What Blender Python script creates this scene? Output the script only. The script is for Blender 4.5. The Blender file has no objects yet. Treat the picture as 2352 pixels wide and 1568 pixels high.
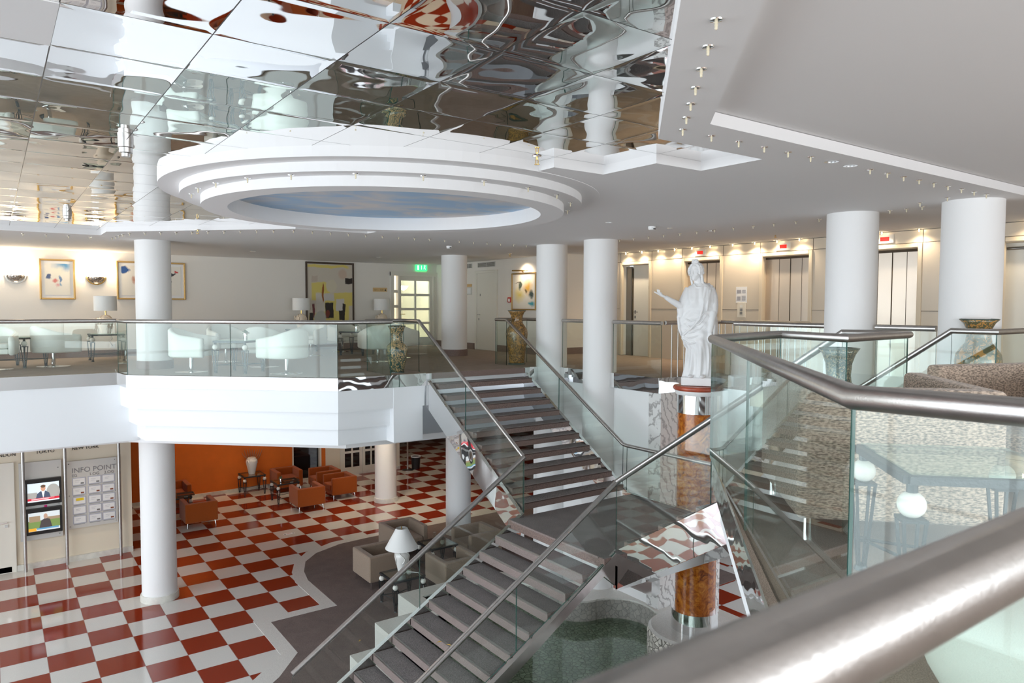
import bpy, math, random
from math import sin, cos, pi, radians, floor, sqrt, atan2
from mathutils import Vector, Matrix

# ------------------------------------------------------------------ camera, world, light
S = bpy.context.scene
COL = S.collection
EYE = 1.168                      # eye height above the gallery floor (gallery floor is z = 0)
LOW = -4.31                      # lobby floor
PITCH, ROLL, YAW = .0492396, .00317377, .62203641
def camera():
    cam = bpy.data.cameras.new('camera')
    cam.sensor_width = 36.0
    cam.lens = 1665.5 / 2352 * 36.0
    cam.clip_start = .02; cam.clip_end = 300
    cam.dof.use_dof = True; cam.dof.focus_distance = 9.0; cam.dof.aperture_fstop = 8.0
    o = bpy.data.objects.new('camera', cam); COL.objects.link(o)
    right0 = Vector((cos(YAW), -sin(YAW), 0)); ahead = Vector((sin(YAW), cos(YAW), 0)); zz = Vector((0, 0, 1))
    fwd = ahead * cos(PITCH) - zz * sin(PITCH); up0 = ahead * sin(PITCH) + zz * cos(PITCH)
    right = right0 * cos(ROLL) + up0 * sin(ROLL); up = up0 * cos(ROLL) - right0 * sin(ROLL)
    m = Matrix((right, up, -fwd)).transposed().to_4x4(); m.translation = (0, 0, EYE)
    o.matrix_world = m
    S.camera = o
camera()
S.view_settings.view_transform = 'Standard'; S.view_settings.look = 'None'
S.view_settings.gamma = 1.0; S.view_settings.use_curve_mapping = False
S.view_settings.exposure = 0.74
cy = S.cycles
cy.max_bounces = 14; cy.diffuse_bounces = 5; cy.glossy_bounces = 8; cy.transparent_max_bounces = 64
cy.sample_clamp_indirect = 6.0; cy.use_denoising = True
cy.caustics_reflective = True; cy.caustics_refractive = False; cy.blur_glossy = .6

W = bpy.data.worlds.new('daylight'); S.world = W; W.use_nodes = True
wn = W.node_tree.nodes; wl = W.node_tree.links
bg = wn['Background']
_tc = wn.new('ShaderNodeTexCoord'); _sx = wn.new('ShaderNodeSeparateXYZ'); _cr = wn.new('ShaderNodeValToRGB')
wl.new(_tc.outputs['Generated'], _sx.inputs[0]); wl.new(_sx.outputs['Z'], _cr.inputs[0])
_cr.color_ramp.elements[0].position = .0; _cr.color_ramp.elements[0].color = (.55, .62, .66, 1)
_cr.color_ramp.elements[1].position = .25; _cr.color_ramp.elements[1].color = (.80, .90, 1.0, 1)
wl.new(_cr.outputs[0], bg.inputs[0]); bg.inputs[1].default_value = 1.7

def area(name, loc, size, power, color, aim, shape='RECTANGLE'):
    l = bpy.data.lights.new(name, 'AREA'); l.shape = shape; l.size = size[0]; l.size_y = size[1]
    l.energy = power; l.color = color
    o = bpy.data.objects.new(name, l); COL.objects.link(o); o.location = loc
    o.rotation_euler = (Vector(aim) - Vector(loc)).to_track_quat('-Z', 'Y').to_euler()
    return o
def spot(name, loc, aim, power, color, angle=70, blend=.6, r=.03):
    l = bpy.data.lights.new(name, 'SPOT'); l.energy = power; l.color = color
    l.spot_size = radians(angle); l.spot_blend = blend; l.shadow_soft_size = r
    o = bpy.data.objects.new(name, l); COL.objects.link(o); o.location = loc
    o.rotation_euler = (Vector(aim) - Vector(loc)).to_track_quat('-Z', 'Y').to_euler()
    return o
COOL = (.84, .93, 1.0); WARM = (1.0, .80, .56)
# daylight through the tall facade windows (facade at x = -9.2) and the glazing behind the gallery
area('facade_daylight', (-8.9, 7.0, -1.0), (22, 6.4), 700, COOL, (8, 7.0, -1.2))
area('gallery_end_daylight', (-8.9, 16.3, 1.2), (4.2, 2.1), 90, (.95, .97, 1), (6, 16.3, .9))
area('gallery_daylight', (4.0, -4.6, 1.0), (12, 2.2), 240, (.95, .97, 1), (5, 6, .6))
# downlights of the lobby lounge under the gallery, warm
for x, y, p in ((5.0, 19.8, 60), (8.2, 17.4, 170), (10.4, 16.4, 110), (9.5, 20.3, 70), (1.4, 16.6, 60), (13, 22, 60), (6.6, 20.6, 50)):
    spot('downlight', (x, y, -1.25), (x, y, -4.3), p, WARM, 115, .8, .06)
spot('downlight', (4.3, 20.9, -1.25), (4.5, 21.8, -2.6), 70, (1, .7, .4), 120, .9, .06)

# ------------------------------------------------------------------ object helpers
def tag(o, label=None, cat=None, group=None, kind=None):
    if label: o['label'] = label
    if cat: o['category'] = cat
    if group: o['group'] = group
    if kind: o['kind'] = kind
    return o
def thing(name, label, cat, loc=(0, 0, 0), rz=0.0, group=None):
    o = bpy.data.objects.new(name, None); COL.objects.link(o)
    o.empty_display_size = .1; o.location = loc; o.rotation_euler = (0, 0, rz)
    return tag(o, label, cat, group)
def kids(o): return [c for c in bpy.data.objects if c.parent == o]
def dup(root, loc, rz=0.0, label=None, group=None, scale=None):
    r = root.copy(); COL.objects.link(r); r.location = loc; r.rotation_euler = (0, 0, rz)
    if label: r['label'] = label
    if group: r['group'] = group
    if scale: r.scale = scale
    for ch in kids(root):
        c = ch.copy(); COL.objects.link(c); c.parent = r
        for g in kids(ch):
            d = g.copy(); COL.objects.link(d); d.parent = c
    return r
ORD = ['first', 'second', 'third', 'fourth', 'fifth', 'sixth', 'seventh', 'eighth', 'ninth', 'tenth', 'eleventh', 'twelfth',
       'thirteenth', 'fourteenth', 'fifteenth', 'sixteenth', 'seventeenth', 'eighteenth', 'nineteenth', 'twentieth']

class MB:
    """collects shapes and links them as ONE mesh object"""
    def __init__(self): self.v = []; self.f = []; self.mi = []; self.cur = 0
    def add(self, vs, fs):
        n = len(self.v); self.v += [tuple(p) for p in vs]
        for f in fs: self.f.append([i + n for i in f]); self.mi.append(self.cur)
        return self
    def box(self, x0, x1, y0, y1, z0, z1):
        v = [(x, y, z) for z in (z0, z1) for y in (y0, y1) for x in (x0, x1)]
        return self.add(v, [(0, 2, 3, 1), (4, 5, 7, 6), (0, 1, 5, 4), (2, 6, 7, 3), (0, 4, 6, 2), (1, 3, 7, 5)])
    def obox(self, c, ux, uy, hx, hy, z0, z1):     # box turned in plan: centre, unit axes, half sizes
        v = []
        for z in (z0, z1):
            for sy in (-1, 1):
                for sx in (-1, 1):
                    v.append((c[0] + ux[0]*hx*sx + uy[0]*hy*sy, c[1] + ux[1]*hx*sx + uy[1]*hy*sy, z))
        return self.add(v, [(0, 2, 3, 1), (4, 5, 7, 6), (0, 1, 5, 4), (2, 6, 7, 3), (0, 4, 6, 2), (1, 3, 7, 5)])
    def prism(self, poly, z0, z1):
        a = sum(poly[i][0]*poly[(i+1) % len(poly)][1] - poly[(i+1) % len(poly)][0]*poly[i][1] for i in range(len(poly)))
        if a < 0: poly = poly[::-1]
        n = len(poly)
        v = [(p[0], p[1], z0) for p in poly] + [(p[0], p[1], z1) for p in poly]
        f = [tuple(range(n-1, -1, -1)), tuple(range(n, 2*n))]
        f += [(i, (i+1) % n, n + (i+1) % n, n + i) for i in range(n)]
        return self.add(v, f)
    def lathe(self, prof, seg=32, c=(0, 0), cap=True):
        v = []; f = []
        for r, z in prof:
            for k in range(seg):
                a = 2*pi*k/seg; v.append((c[0] + r*cos(a), c[1] + r*sin(a), z))
        m = len(prof)
        for i in range(m-1):
            for k in range(seg):
                k2 = (k+1) % seg
                f.append((i*seg+k, i*seg+k2, (i+1)*seg+k2, (i+1)*seg+k))
        if cap:
            f.append(tuple(range(seg-1, -1, -1))); f.append(tuple((m-1)*seg + k for k in range(seg)))
        return self.add(v, f)
    def ring(self, r0, r1, z0, z1, seg=64, c=(0, 0)):   # annular block
        return self.lathe([(r0, z0), (r1, z0), (r1, z1), (r0, z1), (r0, z0)], seg, c, cap=False)
    def sphere(self, c, r, seg=16, rings=10, sc=(1, 1, 1)):
        v = [(c[0], c[1], c[2] - r*sc[2])]; f = []
        for i in range(1, rings):
            a = -pi/2 + pi*i/rings
            for k in range(seg):
                b = 2*pi*k/seg
                v.append((c[0] + r*sc[0]*cos(a)*cos(b), c[1] + r*sc[1]*cos(a)*sin(b), c[2] + r*sc[2]*sin(a)))
        v.append((c[0], c[1], c[2] + r*sc[2]))
        for k in range(seg):
            k2 = (k+1) % seg
            f.append((0, 1+k2, 1+k))
            for i in range(rings-2):
                f.append((1+i*seg+k, 1+i*seg+k2, 1+(i+1)*seg+k2, 1+(i+1)*seg+k))
            f.append((1+(rings-2)*seg+k, 1+(rings-2)*seg+k2, len(v)-1))
        return self.add(v, f)
    def tube(self, pts, r, seg=10, caps=True):
        """round bar along a polyline with mitred corners; r a number or a list"""
        P = [Vector(p) for p in pts]; n = len(P)
        R = r if isinstance(r, (list, tuple)) else [r]*n
        D = [(P[i+1]-P[i]).normalized() for i in range(n-1)]
        d0 = D[0]; h = Vector((0, 0, 1)) if abs(d0.z) < .95 else Vector((1, 0, 0))
        a = d0.cross(h).normalized(); b = d0.cross(a).normalized()
        v = []; f = []
        ring = [P[0] + (a*cos(2*pi*k/seg) + b*sin(2*pi*k/seg))*R[0] for k in range(seg)]
        v += ring
        for i in range(1, n):
            d = D[i-1]
            nrm = (d + D[i]).normalized() if i < n-1 else d
            if nrm.length < .1 or abs(nrm.dot(d)) < .15: nrm = d
            new = []
            for p in ring:
                q = p + d*((P[i]-p).dot(nrm)/d.dot(nrm))
                if R[i] != R[i-1]: q = P[i] + (q-P[i])*(R[i]/R[i-1])
                new.append(q)
            o = len(v) - seg
            v += new
            for k in range(seg):
                k2 = (k+1) % seg; f.append((o+k, o+seg+k, o+seg+k2, o+k2))
            ring = new
        if caps:
            f.append(tuple(range(seg))); f.append(tuple(len(v)-1-k for k in range(seg)))
        return self.add(v, f)
    def bar(self, p, q, w=.02, h=None):
        P = Vector(p); Q = Vector(q); d = (Q-P).normalized(); h = h or w
        up = Vector((0, 0, 1)) if abs(d.z) < .95 else Vector((1, 0, 0))
        a = d.cross(up).normalized()*w/2; b = d.cross(a).normalized()*h/2
        v = [P-a-b, P+a-b, P+a+b, P-a+b, Q-a-b, Q+a-b, Q+a+b, Q-a+b]
        return self.add(v, [(0, 3, 2, 1), (4, 5, 6, 7), (0, 1, 5, 4), (1, 2, 6, 5), (2, 3, 7, 6), (3, 0, 4, 7)])
    def quad(self, a, b, c, d): return self.add([a, b, c, d], [(0, 1, 2, 3)])
    def grid(self, rows, closed=True, caps=True):
        """skin a list of equally long rings"""
        n = len(rows[0]); v = [p for r in rows for p in r]; f = []
        m = n if closed else n-1
        for i in range(len(rows)-1):
            for k in range(m):
                k2 = (k+1) % n; f.append((i*n+k, i*n+k2, (i+1)*n+k2, (i+1)*n+k))
        if caps and closed:
            f.append(tuple(range(n-1, -1, -1))); f.append(tuple((len(rows)-1)*n+k for k in range(n)))
        return self.add(v, f)
    def build(self, name, mat, parent=None, smooth=False, bevel=0, seg=2, sub=0):
        me = bpy.data.meshes.new(name); me.from_pydata(self.v, [], self.f); me.validate()
        mats = mat if isinstance(mat, (list, tuple)) else [mat]
        for m in mats: me.materials.append(m)
        if len(mats) > 1 and len(me.polygons) == len(self.mi):
            me.polygons.foreach_set('material_index', self.mi)
        import bmesh
        bm = bmesh.new(); bm.from_mesh(me); bmesh.ops.recalc_face_normals(bm, faces=bm.faces); bm.to_mesh(me); bm.free()
        o = bpy.data.objects.new(name, me); COL.objects.link(o)
        if smooth:
            me.polygons.foreach_set('use_smooth', [True]*len(me.polygons))
            if smooth != 'all': me.set_sharp_from_angle(angle=radians(smooth if smooth > 1 else 40))
        if parent: o.parent = parent
        if bevel:
            md = o.modifiers.new('bevel', 'BEVEL'); md.width = bevel; md.segments = seg; md.limit_method = 'ANGLE'; md.angle_limit = radians(40)
            me.polygons.foreach_set('use_smooth', [True]*len(me.polygons)); me.set_sharp_from_angle(angle=radians(75))
            md.harden_normals = True
        if sub:
            md = o.modifiers.new('sub', 'SUBSURF'); md.levels = sub; md.render_levels = sub
        return o
def struct(name, mb, mat, label=None, **k):
    o = mb.build(name, mat, **k)
    return tag(o, label, name.split('_')[0], None, 'structure')

# ------------------------------------------------------------------ materials
def newmat(name):
    m = bpy.data.materials.new(name); m.use_nodes = True
    nt = m.node_tree; return m, nt, nt.nodes['Principled BSDF'], nt.nodes['Material Output']
def plain(name, col, rough=.6, metal=0.0, spec=None, emit=None, estr=0, coat=0, noise=None, bump=None, sheen=0):
    """noise=(scale, amount, detail): slight own-colour variation; bump=(scale, distance)"""
    m, nt, b, out = newmat(name); N = nt.nodes; L = nt.links
    b.inputs['Base Color'].default_value = (*col, 1); b.inputs['Roughness'].default_value = rough; b.inputs['Metallic'].default_value = metal
    if spec is not None: b.inputs['Specular IOR Level'].default_value = spec
    if coat: b.inputs['Coat Weight'].default_value = coat; b.inputs['Coat Roughness'].default_value = .05
    if sheen: b.inputs['Sheen Weight'].default_value = sheen
    if emit: b.inputs['Emission Color'].default_value = (*emit, 1); b.inputs['Emission Strength'].default_value = estr
    tc = N.new('ShaderNodeTexCoord')
    if noise:
        t = N.new('ShaderNodeTexNoise'); t.inputs['Scale'].default_value = noise[0]; t.inputs['Detail'].default_value = noise[2] if len(noise) > 2 else 4
        L.new(tc.outputs['Object'], t.inputs['Vector'])
        r = N.new('ShaderNodeValToRGB'); a = noise[1]
        r.color_ramp.elements[0].position = .3; r.color_ramp.elements[1].position = .7
        r.color_ramp.elements[0].color = (*[c*(1-a) for c in col], 1); r.color_ramp.elements[1].color = (*[min(1, c*(1+a)) for c in col], 1)
        L.new(t.outputs['Fac'], r.inputs[0]); L.new(r.outputs[0], b.inputs['Base Color'])
    if bump:
        t = N.new('ShaderNodeTexNoise'); t.inputs['Scale'].default_value = bump[0]; t.inputs['Detail'].default_value = bump[2] if len(bump) > 2 else 2
        L.new(tc.outputs['Object'], t.inputs['Vector'])
        bp = N.new('ShaderNodeBump'); bp.inputs['Distance'].default_value = bump[1]
        L.new(t.outputs['Fac'], bp.inputs['Height']); L.new(bp.outputs[0], b.inputs['Normal'])
    return m
def mathn(nt, op, a, b=None):
    n = nt.nodes.new('ShaderNodeMath'); n.operation = op
    for i, x in enumerate((a, b)):
        if x is None: continue
        if isinstance(x, (int, float)): n.inputs[i].default_value = x
        else: nt.links.new(x, n.inputs[i])
    return n.outputs[0]
def mixc(nt, fac, a, b):
    n = nt.nodes.new('ShaderNodeMix'); n.data_type = 'RGBA'
    for s, x in ((n.inputs[0], fac), (n.inputs[6], a), (n.inputs[7], b)):
        if isinstance(x, tuple): s.default_value = (*x, 1)
        elif isinstance(x, (int, float)): s.default_value = x
        else: nt.links.new(x, s)
    return n.outputs[2]
def glassmat(name, tint, rough=0.0, refl=1.0):
    m, nt, b, out = newmat(name); N = nt.nodes; L = nt.links; N.remove(b)
    t = N.new('ShaderNodeBsdfTransparent'); t.inputs[0].default_value = (*tint, 1)
    g = N.new('ShaderNodeBsdfGlossy'); g.inputs['Roughness'].default_value = rough; g.inputs[0].default_value = (.95, 1, .98, 1)
    lw = N.new('ShaderNodeLayerWeight'); lw.inputs[0].default_value = .5
    f = mathn(nt, 'ADD', .04, mathn(nt, 'MULTIPLY', .96, mathn(nt, 'POWER', lw.outputs['Facing'], 5)))   # thin sheet, same from both sides
    mx = N.new('ShaderNodeMixShader')
    L.new(mathn(nt, 'MULTIPLY', f, refl), mx.inputs[0]); L.new(t.outputs[0], mx.inputs[1]); L.new(g.outputs[0], mx.inputs[2])
    L.new(mx.outputs[0], out.inputs[0]); return m
def wavychrome(name, col, scale, dist, rough=.02, grid=None):
    """polished sheet metal that waves a little; grid=(x0, y0, step, line): panel seams"""
    m, nt, b, out = newmat(name); N = nt.nodes; L = nt.links
    b.inputs['Base Color'].default_value = (*col, 1); b.inputs['Metallic'].default_value = 1; b.inputs['Roughness'].default_value = rough
    geo = N.new('ShaderNodeNewGeometry')
    t = N.new('ShaderNodeTexNoise'); t.inputs['Scale'].default_value = scale; t.inputs['Detail'].default_value = 1.5; t.inputs['Roughness'].default_value = .4
    vec = geo.outputs['Position']
    if grid:
        sx = N.new('ShaderNodeSeparateXYZ'); L.new(vec, sx.inputs[0])
        us = [mathn(nt, 'DIVIDE', mathn(nt, 'SUBTRACT', sx.outputs[i], grid[i]), grid[2]) for i in (0, 1)]
        cells = [mathn(nt, 'FLOOR', u) for u in us]; fr = [mathn(nt, 'FRACT', u) for u in us]
        # every panel is its own sheet: shift the waves from panel to panel
        cx = N.new('ShaderNodeCombineXYZ')
        L.new(mathn(nt, 'MULTIPLY', cells[0], 3.71), cx.inputs[0]); L.new(mathn(nt, 'MULTIPLY', cells[1], 2.13), cx.inputs[1])
        L.new(mathn(nt, 'MULTIPLY', mathn(nt, 'ADD', cells[0], mathn(nt, 'MULTIPLY', cells[1], 1.7)), .37), cx.inputs[2])
        va = N.new('ShaderNodeVectorMath'); va.operation = 'ADD'
        sc = N.new('ShaderNodeVectorMath'); sc.operation = 'SCALE'; sc.inputs[3].default_value = .12
        L.new(cx.outputs[0], sc.inputs[0]); L.new(vec, va.inputs[0]); L.new(sc.outputs[0], va.inputs[1]); vec = va.outputs[0]
        edge = [mathn(nt, 'MINIMUM', u, mathn(nt, 'SUBTRACT', 1, u)) for u in fr]
        e = mathn(nt, 'MINIMUM', edge[0], edge[1])
        line = mathn(nt, 'LESS_THAN', e, grid[3])
        L.new(mixc(nt, line, col, (.10, .10, .10)), b.inputs['Base Color'])
        L.new(mathn(nt, 'ADD', mathn(nt, 'MULTIPLY', line, .3), rough), b.inputs['Roughness'])
    L.new(vec, t.inputs['Vector'])
    h = t.outputs['Fac']
    if grid:  # sheets pull up a little at their edges
        lip = mathn(nt, 'MULTIPLY', mathn(nt, 'POWER', mathn(nt, 'SUBTRACT', 1, mathn(nt, 'MINIMUM', mathn(nt, 'MULTIPLY', e, 12.0), 1)), 2), .05)
        h = mathn(nt, 'ADD', h, lip)
    bp = N.new('ShaderNodeBump'); bp.inputs['Distance'].default_value = dist
    L.new(h, bp.inputs['Height']); L.new(bp.outputs[0], b.inputs['Normal'])
    return m

PLASTER = plain('white_plaster', (.86, .855, .85), .75, bump=(60, .0006))
WALLW = plain('warm_white_wall', (.84, .80, .74), .8, bump=(80, .0006))
CREAM = plain('cream_wall', (.80, .72, .58), .7, bump=(80, .0006))
SOFFIT = plain('soffit_paint', (.80, .79, .79), .85)
FASCIA = plain('white_fascia_paint', (.88, .90, .92), .55)
COLW = plain('column_paint', (.87, .865, .86), .6, bump=(70, .0008))
STEEL = plain('brushed_steel', (.50, .485, .47), .33, 1.0, noise=(25, .06), bump=(220, .0003))
STEELD = plain('dark_steel', (.30, .30, .30), .35, 1.0)
CHROME = wavychrome('polished_chrome_trim', (.80, .80, .80), 1.8, .010)
CHROMEP = plain('polished_chrome', (.82, .82, .82), .06, 1.0)
CEILM = wavychrome('mirror_ceiling_panels', (.92, .92, .92), 1.25, .017, .01, grid=(.26, -.03, .60, .005))
GLASS = glassmat('rail_glass', (.955, .985, .972))
GEDGE = plain('glass_edge', (.03, .11, .09), .15, spec=.6)
TOPGLASS = glassmat('table_glass', (.80, .88, .86))
DARKGL = plain('dark_glass', (.012, .013, .015), .05, spec=.7)
ORANGEW = plain('orange_wall_paint', (.70, .155, .012), .7, noise=(3, .06), bump=(60, .001))
RED = (.285, .034, .012); WHT = (.72, .70, .66)
GRANITE = plain('red_granite_skirting', (.22, .15, .13), .5, noise=(120, .5, 6))
SKIRTW = plain('pale_marble_skirting', (.72, .70, .64), .35, noise=(9, .12, 6))
BLACKM = plain('black_plastic', (.015, .015, .016), .35)
IRON = plain('wrought_iron', (.055, .062, .066), .42, .7, bump=(60, .002))
BALL = plain('alabaster_ball', (.82, .80, .74), .45, noise=(30, .06))
WLEATHER = plain('white_leather', (.84, .86, .80), .45, bump=(160, .0006))
PORC = plain('white_glazed_ceramic', (.82, .81, .78), .15, spec=.6)
BISQUE = plain('cream_unglazed_ceramic', (.80, .68, .54), .6)
SHADE = plain('white_lamp_shade', (.86, .86, .84), .8)
BRASS = plain('brass', (.72, .48, .16), .25, 1.0)
GOLDF = plain('gold_frame', (.50, .32, .12), .38, .75, bump=(90, .001))
DOORW = plain('white_door_lacquer', (.80, .77, .69), .4)
BEIGE = plain('beige_wall_panel', (.66, .58, .47), .25, spec=.4)
BEIGEF = plain('beige_door_frame', (.70, .60, .45), .35)
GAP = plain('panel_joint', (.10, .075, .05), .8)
LIFTST = plain('lift_door_steel', (.72, .64, .55), .34, .7, bump=(300, .0003))
REDPL = plain('red_plastic', (.55, .03, .02), .35)
GREY = plain('grey_panel', (.62, .61, .58), .45)
PAPER = plain('white_paper', (.82, .82, .82), .8)
WHITEM = plain('white_enamel', (.85, .85, .84), .4)
LAMPGL = plain('lit_bulb', (1, .9, .7), .3, emit=(1, .80, .48), estr=55)
GLOW = plain('lit_glass_shade', (1, .95, .85), .4, emit=(1, .82, .58), estr=7)
BULB = plain('clear_bulb', (.70, .62, .45), .15, spec=.6)
STATUE = plain('white_statue_plaster', (.86, .86, .86), .55, bump=(90, .001))
MARBLETOP = plain('red_marble', (.42, .085, .045), .25, noise=(8, .25, 6))

def carpet(name, col, amt, scale=180, stripes=0):
    m, nt, b, out = newmat(name); N = nt.nodes; L = nt.links
    geo = N.new('ShaderNodeNewGeometry')
    t = N.new('ShaderNodeTexNoise'); t.inputs['Scale'].default_value = scale; t.inputs['Detail'].default_value = 3
    t2 = N.new('ShaderNodeTexNoise'); t2.inputs['Scale'].default_value = 5; t2.inputs['Detail'].default_value = 5
    for q in (t, t2): L.new(geo.outputs['Position'], q.inputs['Vector'])
    r = N.new('ShaderNodeValToRGB'); r.color_ramp.elements[0].position = .36; r.color_ramp.elements[1].position = .64
    r.color_ramp.elements[0].color = (*[c*(1-amt) for c in col], 1); r.color_ramp.elements[1].color = (*[c*(1+amt) for c in col], 1)
    L.new(t.outputs['Fac'], r.inputs[0])
    c = mixc(nt, mathn(nt, 'MULTIPLY', mathn(nt, 'GREATER_THAN', t2.outputs['Fac'], 9), 1), r.outputs[0], r.outputs[0])
    hs = N.new('ShaderNodeHueSaturation'); L.new(r.outputs[0], hs.inputs['Color'])
    L.new(mathn(nt, 'ADD', .80, mathn(nt, 'MULTIPLY', t2.outputs['Fac'], .4)), hs.inputs['Value'])
    L.new(hs.outputs[0], b.inputs['Base Color']); b.inputs['Roughness'].default_value = .95
    b.inputs['Specular IOR Level'].default_value = .1
    bp = N.new('ShaderNodeBump'); bp.inputs['Distance'].default_value = .006
    L.new(t.outputs['Fac'], bp.inputs['Height']); L.new(bp.outputs[0], b.inputs['Normal'])
    return m
CARPETG = carpet('gallery_carpet', (.36, .285, .235), .28)
CARPETL = carpet('lobby_carpet', (.20, .155, .14), .30)
TREAD = carpet('stair_carpet', (.22, .20, .195), .45, 140)
NOSING = plain('granite_stair_edge', (.27, .21, .195), .4, noise=(140, .35, 6))

def tiles():
    m, nt, b, out = newmat('red_and_white_tiles'); N = nt.nodes; L = nt.links
    geo = N.new('ShaderNodeNewGeometry'); sx = N.new('ShaderNodeSeparateXYZ'); L.new(geo.outputs['Position'], sx.inputs[0])
    u = mathn(nt, 'DIVIDE', mathn(nt, 'SUBTRACT', sx.outputs[0], 2.959), .6)
    v = mathn(nt, 'DIVIDE', mathn(nt, 'SUBTRACT', 16.766, sx.outputs[1]), .6)
    s = mathn(nt, 'ADD', mathn(nt, 'FLOOR', u), mathn(nt, 'FLOOR', v))
    par = mathn(nt, 'GREATER_THAN', mathn(nt, 'FRACT', mathn(nt, 'ADD', mathn(nt, 'MULTIPLY', s, .5), .01)), .3)
    t = N.new('ShaderNodeTexNoise'); t.inputs['Scale'].default_value = 90; t.inputs['Detail'].default_value = 4
    L.new(geo.outputs['Position'], t.inputs['Vector'])
    val = mathn(nt, 'ADD', .86, mathn(nt, 'MULTIPLY', t.outputs['Fac'], .28))
    c = mixc(nt, par, RED, WHT)
    hs = N.new('ShaderNodeHueSaturation'); L.new(c, hs.inputs['Color']); L.new(val, hs.inputs['Value'])
    fr = [mathn(nt, 'FRACT', q) for q in (u, v)]
    e = mathn(nt, 'MINIMUM', *[mathn(nt, 'MINIMUM', q, mathn(nt, 'SUBTRACT', 1, q)) for q in fr])
    line = mathn(nt, 'LESS_THAN', e, .006)
    L.new(mixc(nt, line, hs.outputs[0], (.30, .18, .15)), b.inputs['Base Color'])
    L.new(mathn(nt, 'ADD', .09, mathn(nt, 'MULTIPLY', line, .5)), b.inputs['Roughness'])
    b.inputs['Specular IOR Level'].default_value = .5
    return m
TILES = tiles()
BORDER = plain('white_floor_border', (.72, .70, .66), .12, noise=(90, .12))

def pebbles(name, col, scale, wet):
    m, nt, b, out = newmat(name); N = nt.nodes; L = nt.links
    geo = N.new('ShaderNodeNewGeometry')
    v = N.new('ShaderNodeTexVoronoi'); v.feature = 'DISTANCE_TO_EDGE'; v.inputs['Scale'].default_value = scale
    v2 = N.new('ShaderNodeTexVoronoi'); v2.inputs['Scale'].default_value = scale
    for q in (v, v2): L.new(geo.outputs['Position'], q.inputs['Vector'])
    r = N.new('ShaderNodeValToRGB'); r.color_ramp.elements[0].position = .02; r.color_ramp.elements[1].position = .10
    r.color_ramp.elements[0].color = (*[c*.30 for c in col], 1); r.color_ramp.elements[1].color = (1, 1, 1, 1)
    L.new(v.outputs['Distance'], r.inputs[0])
    hs = N.new('ShaderNodeHueSaturation'); hs.inputs['Color'].default_value = (*col, 1)
    sp = N.new('ShaderNodeSeparateColor'); L.new(v2.outputs['Color'], sp.inputs[0])
    L.new(mathn(nt, 'ADD', .75, mathn(nt, 'MULTIPLY', sp.outputs[0], .5)), hs.inputs['Value'])
    mx = N.new('ShaderNodeMix'); mx.data_type = 'RGBA'; mx.blend_type = 'MULTIPLY'; mx.inputs[0].default_value = 1
    L.new(hs.outputs[0], mx.inputs[6]); L.new(r.outputs[0], mx.inputs[7]); L.new(mx.outputs[2], b.inputs['Base Color'])
    b.inputs['Roughness'].default_value = .25 if wet else .55
    bp = N.new('ShaderNodeBump'); bp.inputs['Distance'].default_value = .02
    L.new(mathn(nt, 'MINIMUM', v.outputs['Distance'], .25), bp.inputs['Height']); L.new(bp.outputs[0], b.inputs['Normal'])
    return m
PEBW = pebbles('white_pebble_wall', (.74, .70, .63), 12, False)
PEBD = pebbles('dark_pebble_bed', (.42, .44, .37), 13, True)
WATER = glassmat('pond_water', (.80, .86, .80), .0)

def marble():
    m, nt, b, out = newmat('veined_marble'); N = nt.nodes; L = nt.links
    geo = N.new('ShaderNodeNewGeometry'); w = N.new('ShaderNodeTexWave'); w.inputs['Scale'].default_value = 2.6
    w.inputs['Distortion'].default_value = 9; w.inputs['Detail'].default_value = 5; w.inputs['Detail Scale'].default_value = 2.2
    mp = N.new('ShaderNodeMapping'); mp.inputs['Rotation'].default_value = (.9, .5, .2)
    L.new(geo.outputs['Position'], mp.inputs[0]); L.new(mp.outputs[0], w.inputs['Vector'])
    r = N.new('ShaderNodeValToRGB'); e = r.color_ramp.elements
    e[0].position = .0; e[0].color = (.42, .40, .39, 1); e[1].position = .35; e[1].color = (.80, .79, .77, 1)
    L.new(w.outputs['Fac'], r.inputs[0]); L.new(r.outputs[0], b.inputs['Base Color']); b.inputs['Roughness'].default_value = .15
    return m
MARBLE = marble()
def burl():
    m, nt, b, out = newmat('amber_burl_veneer'); N = nt.nodes; L = nt.links
    tc = N.new('ShaderNodeTexCoord')
    t = N.new('ShaderNodeTexNoise'); t.inputs['Scale'].default_value = 7; t.inputs['Detail'].default_value = 9; t.inputs['Roughness'].default_value = .68; t.inputs['Distortion'].default_value = 1.6
    L.new(tc.outputs['Object'], t.inputs['Vector'])
    r = N.new('ShaderNodeValToRGB'); e = r.color_ramp.elements
    e[0].position = .34; e[0].color = (.12, .022, .003, 1); e[1].position = .66; e[1].color = (.70, .26, .03, 1)
    x = e.new(.48); x.color = (.42, .105, .008, 1)
    L.new(t.outputs['Fac'], r.inputs[0]); L.new(r.outputs[0], b.inputs['Base Color']); b.inputs['Roughness'].default_value = .18
    b.inputs['Coat Weight'].default_value = .4
    return m
BURL = burl()
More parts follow.
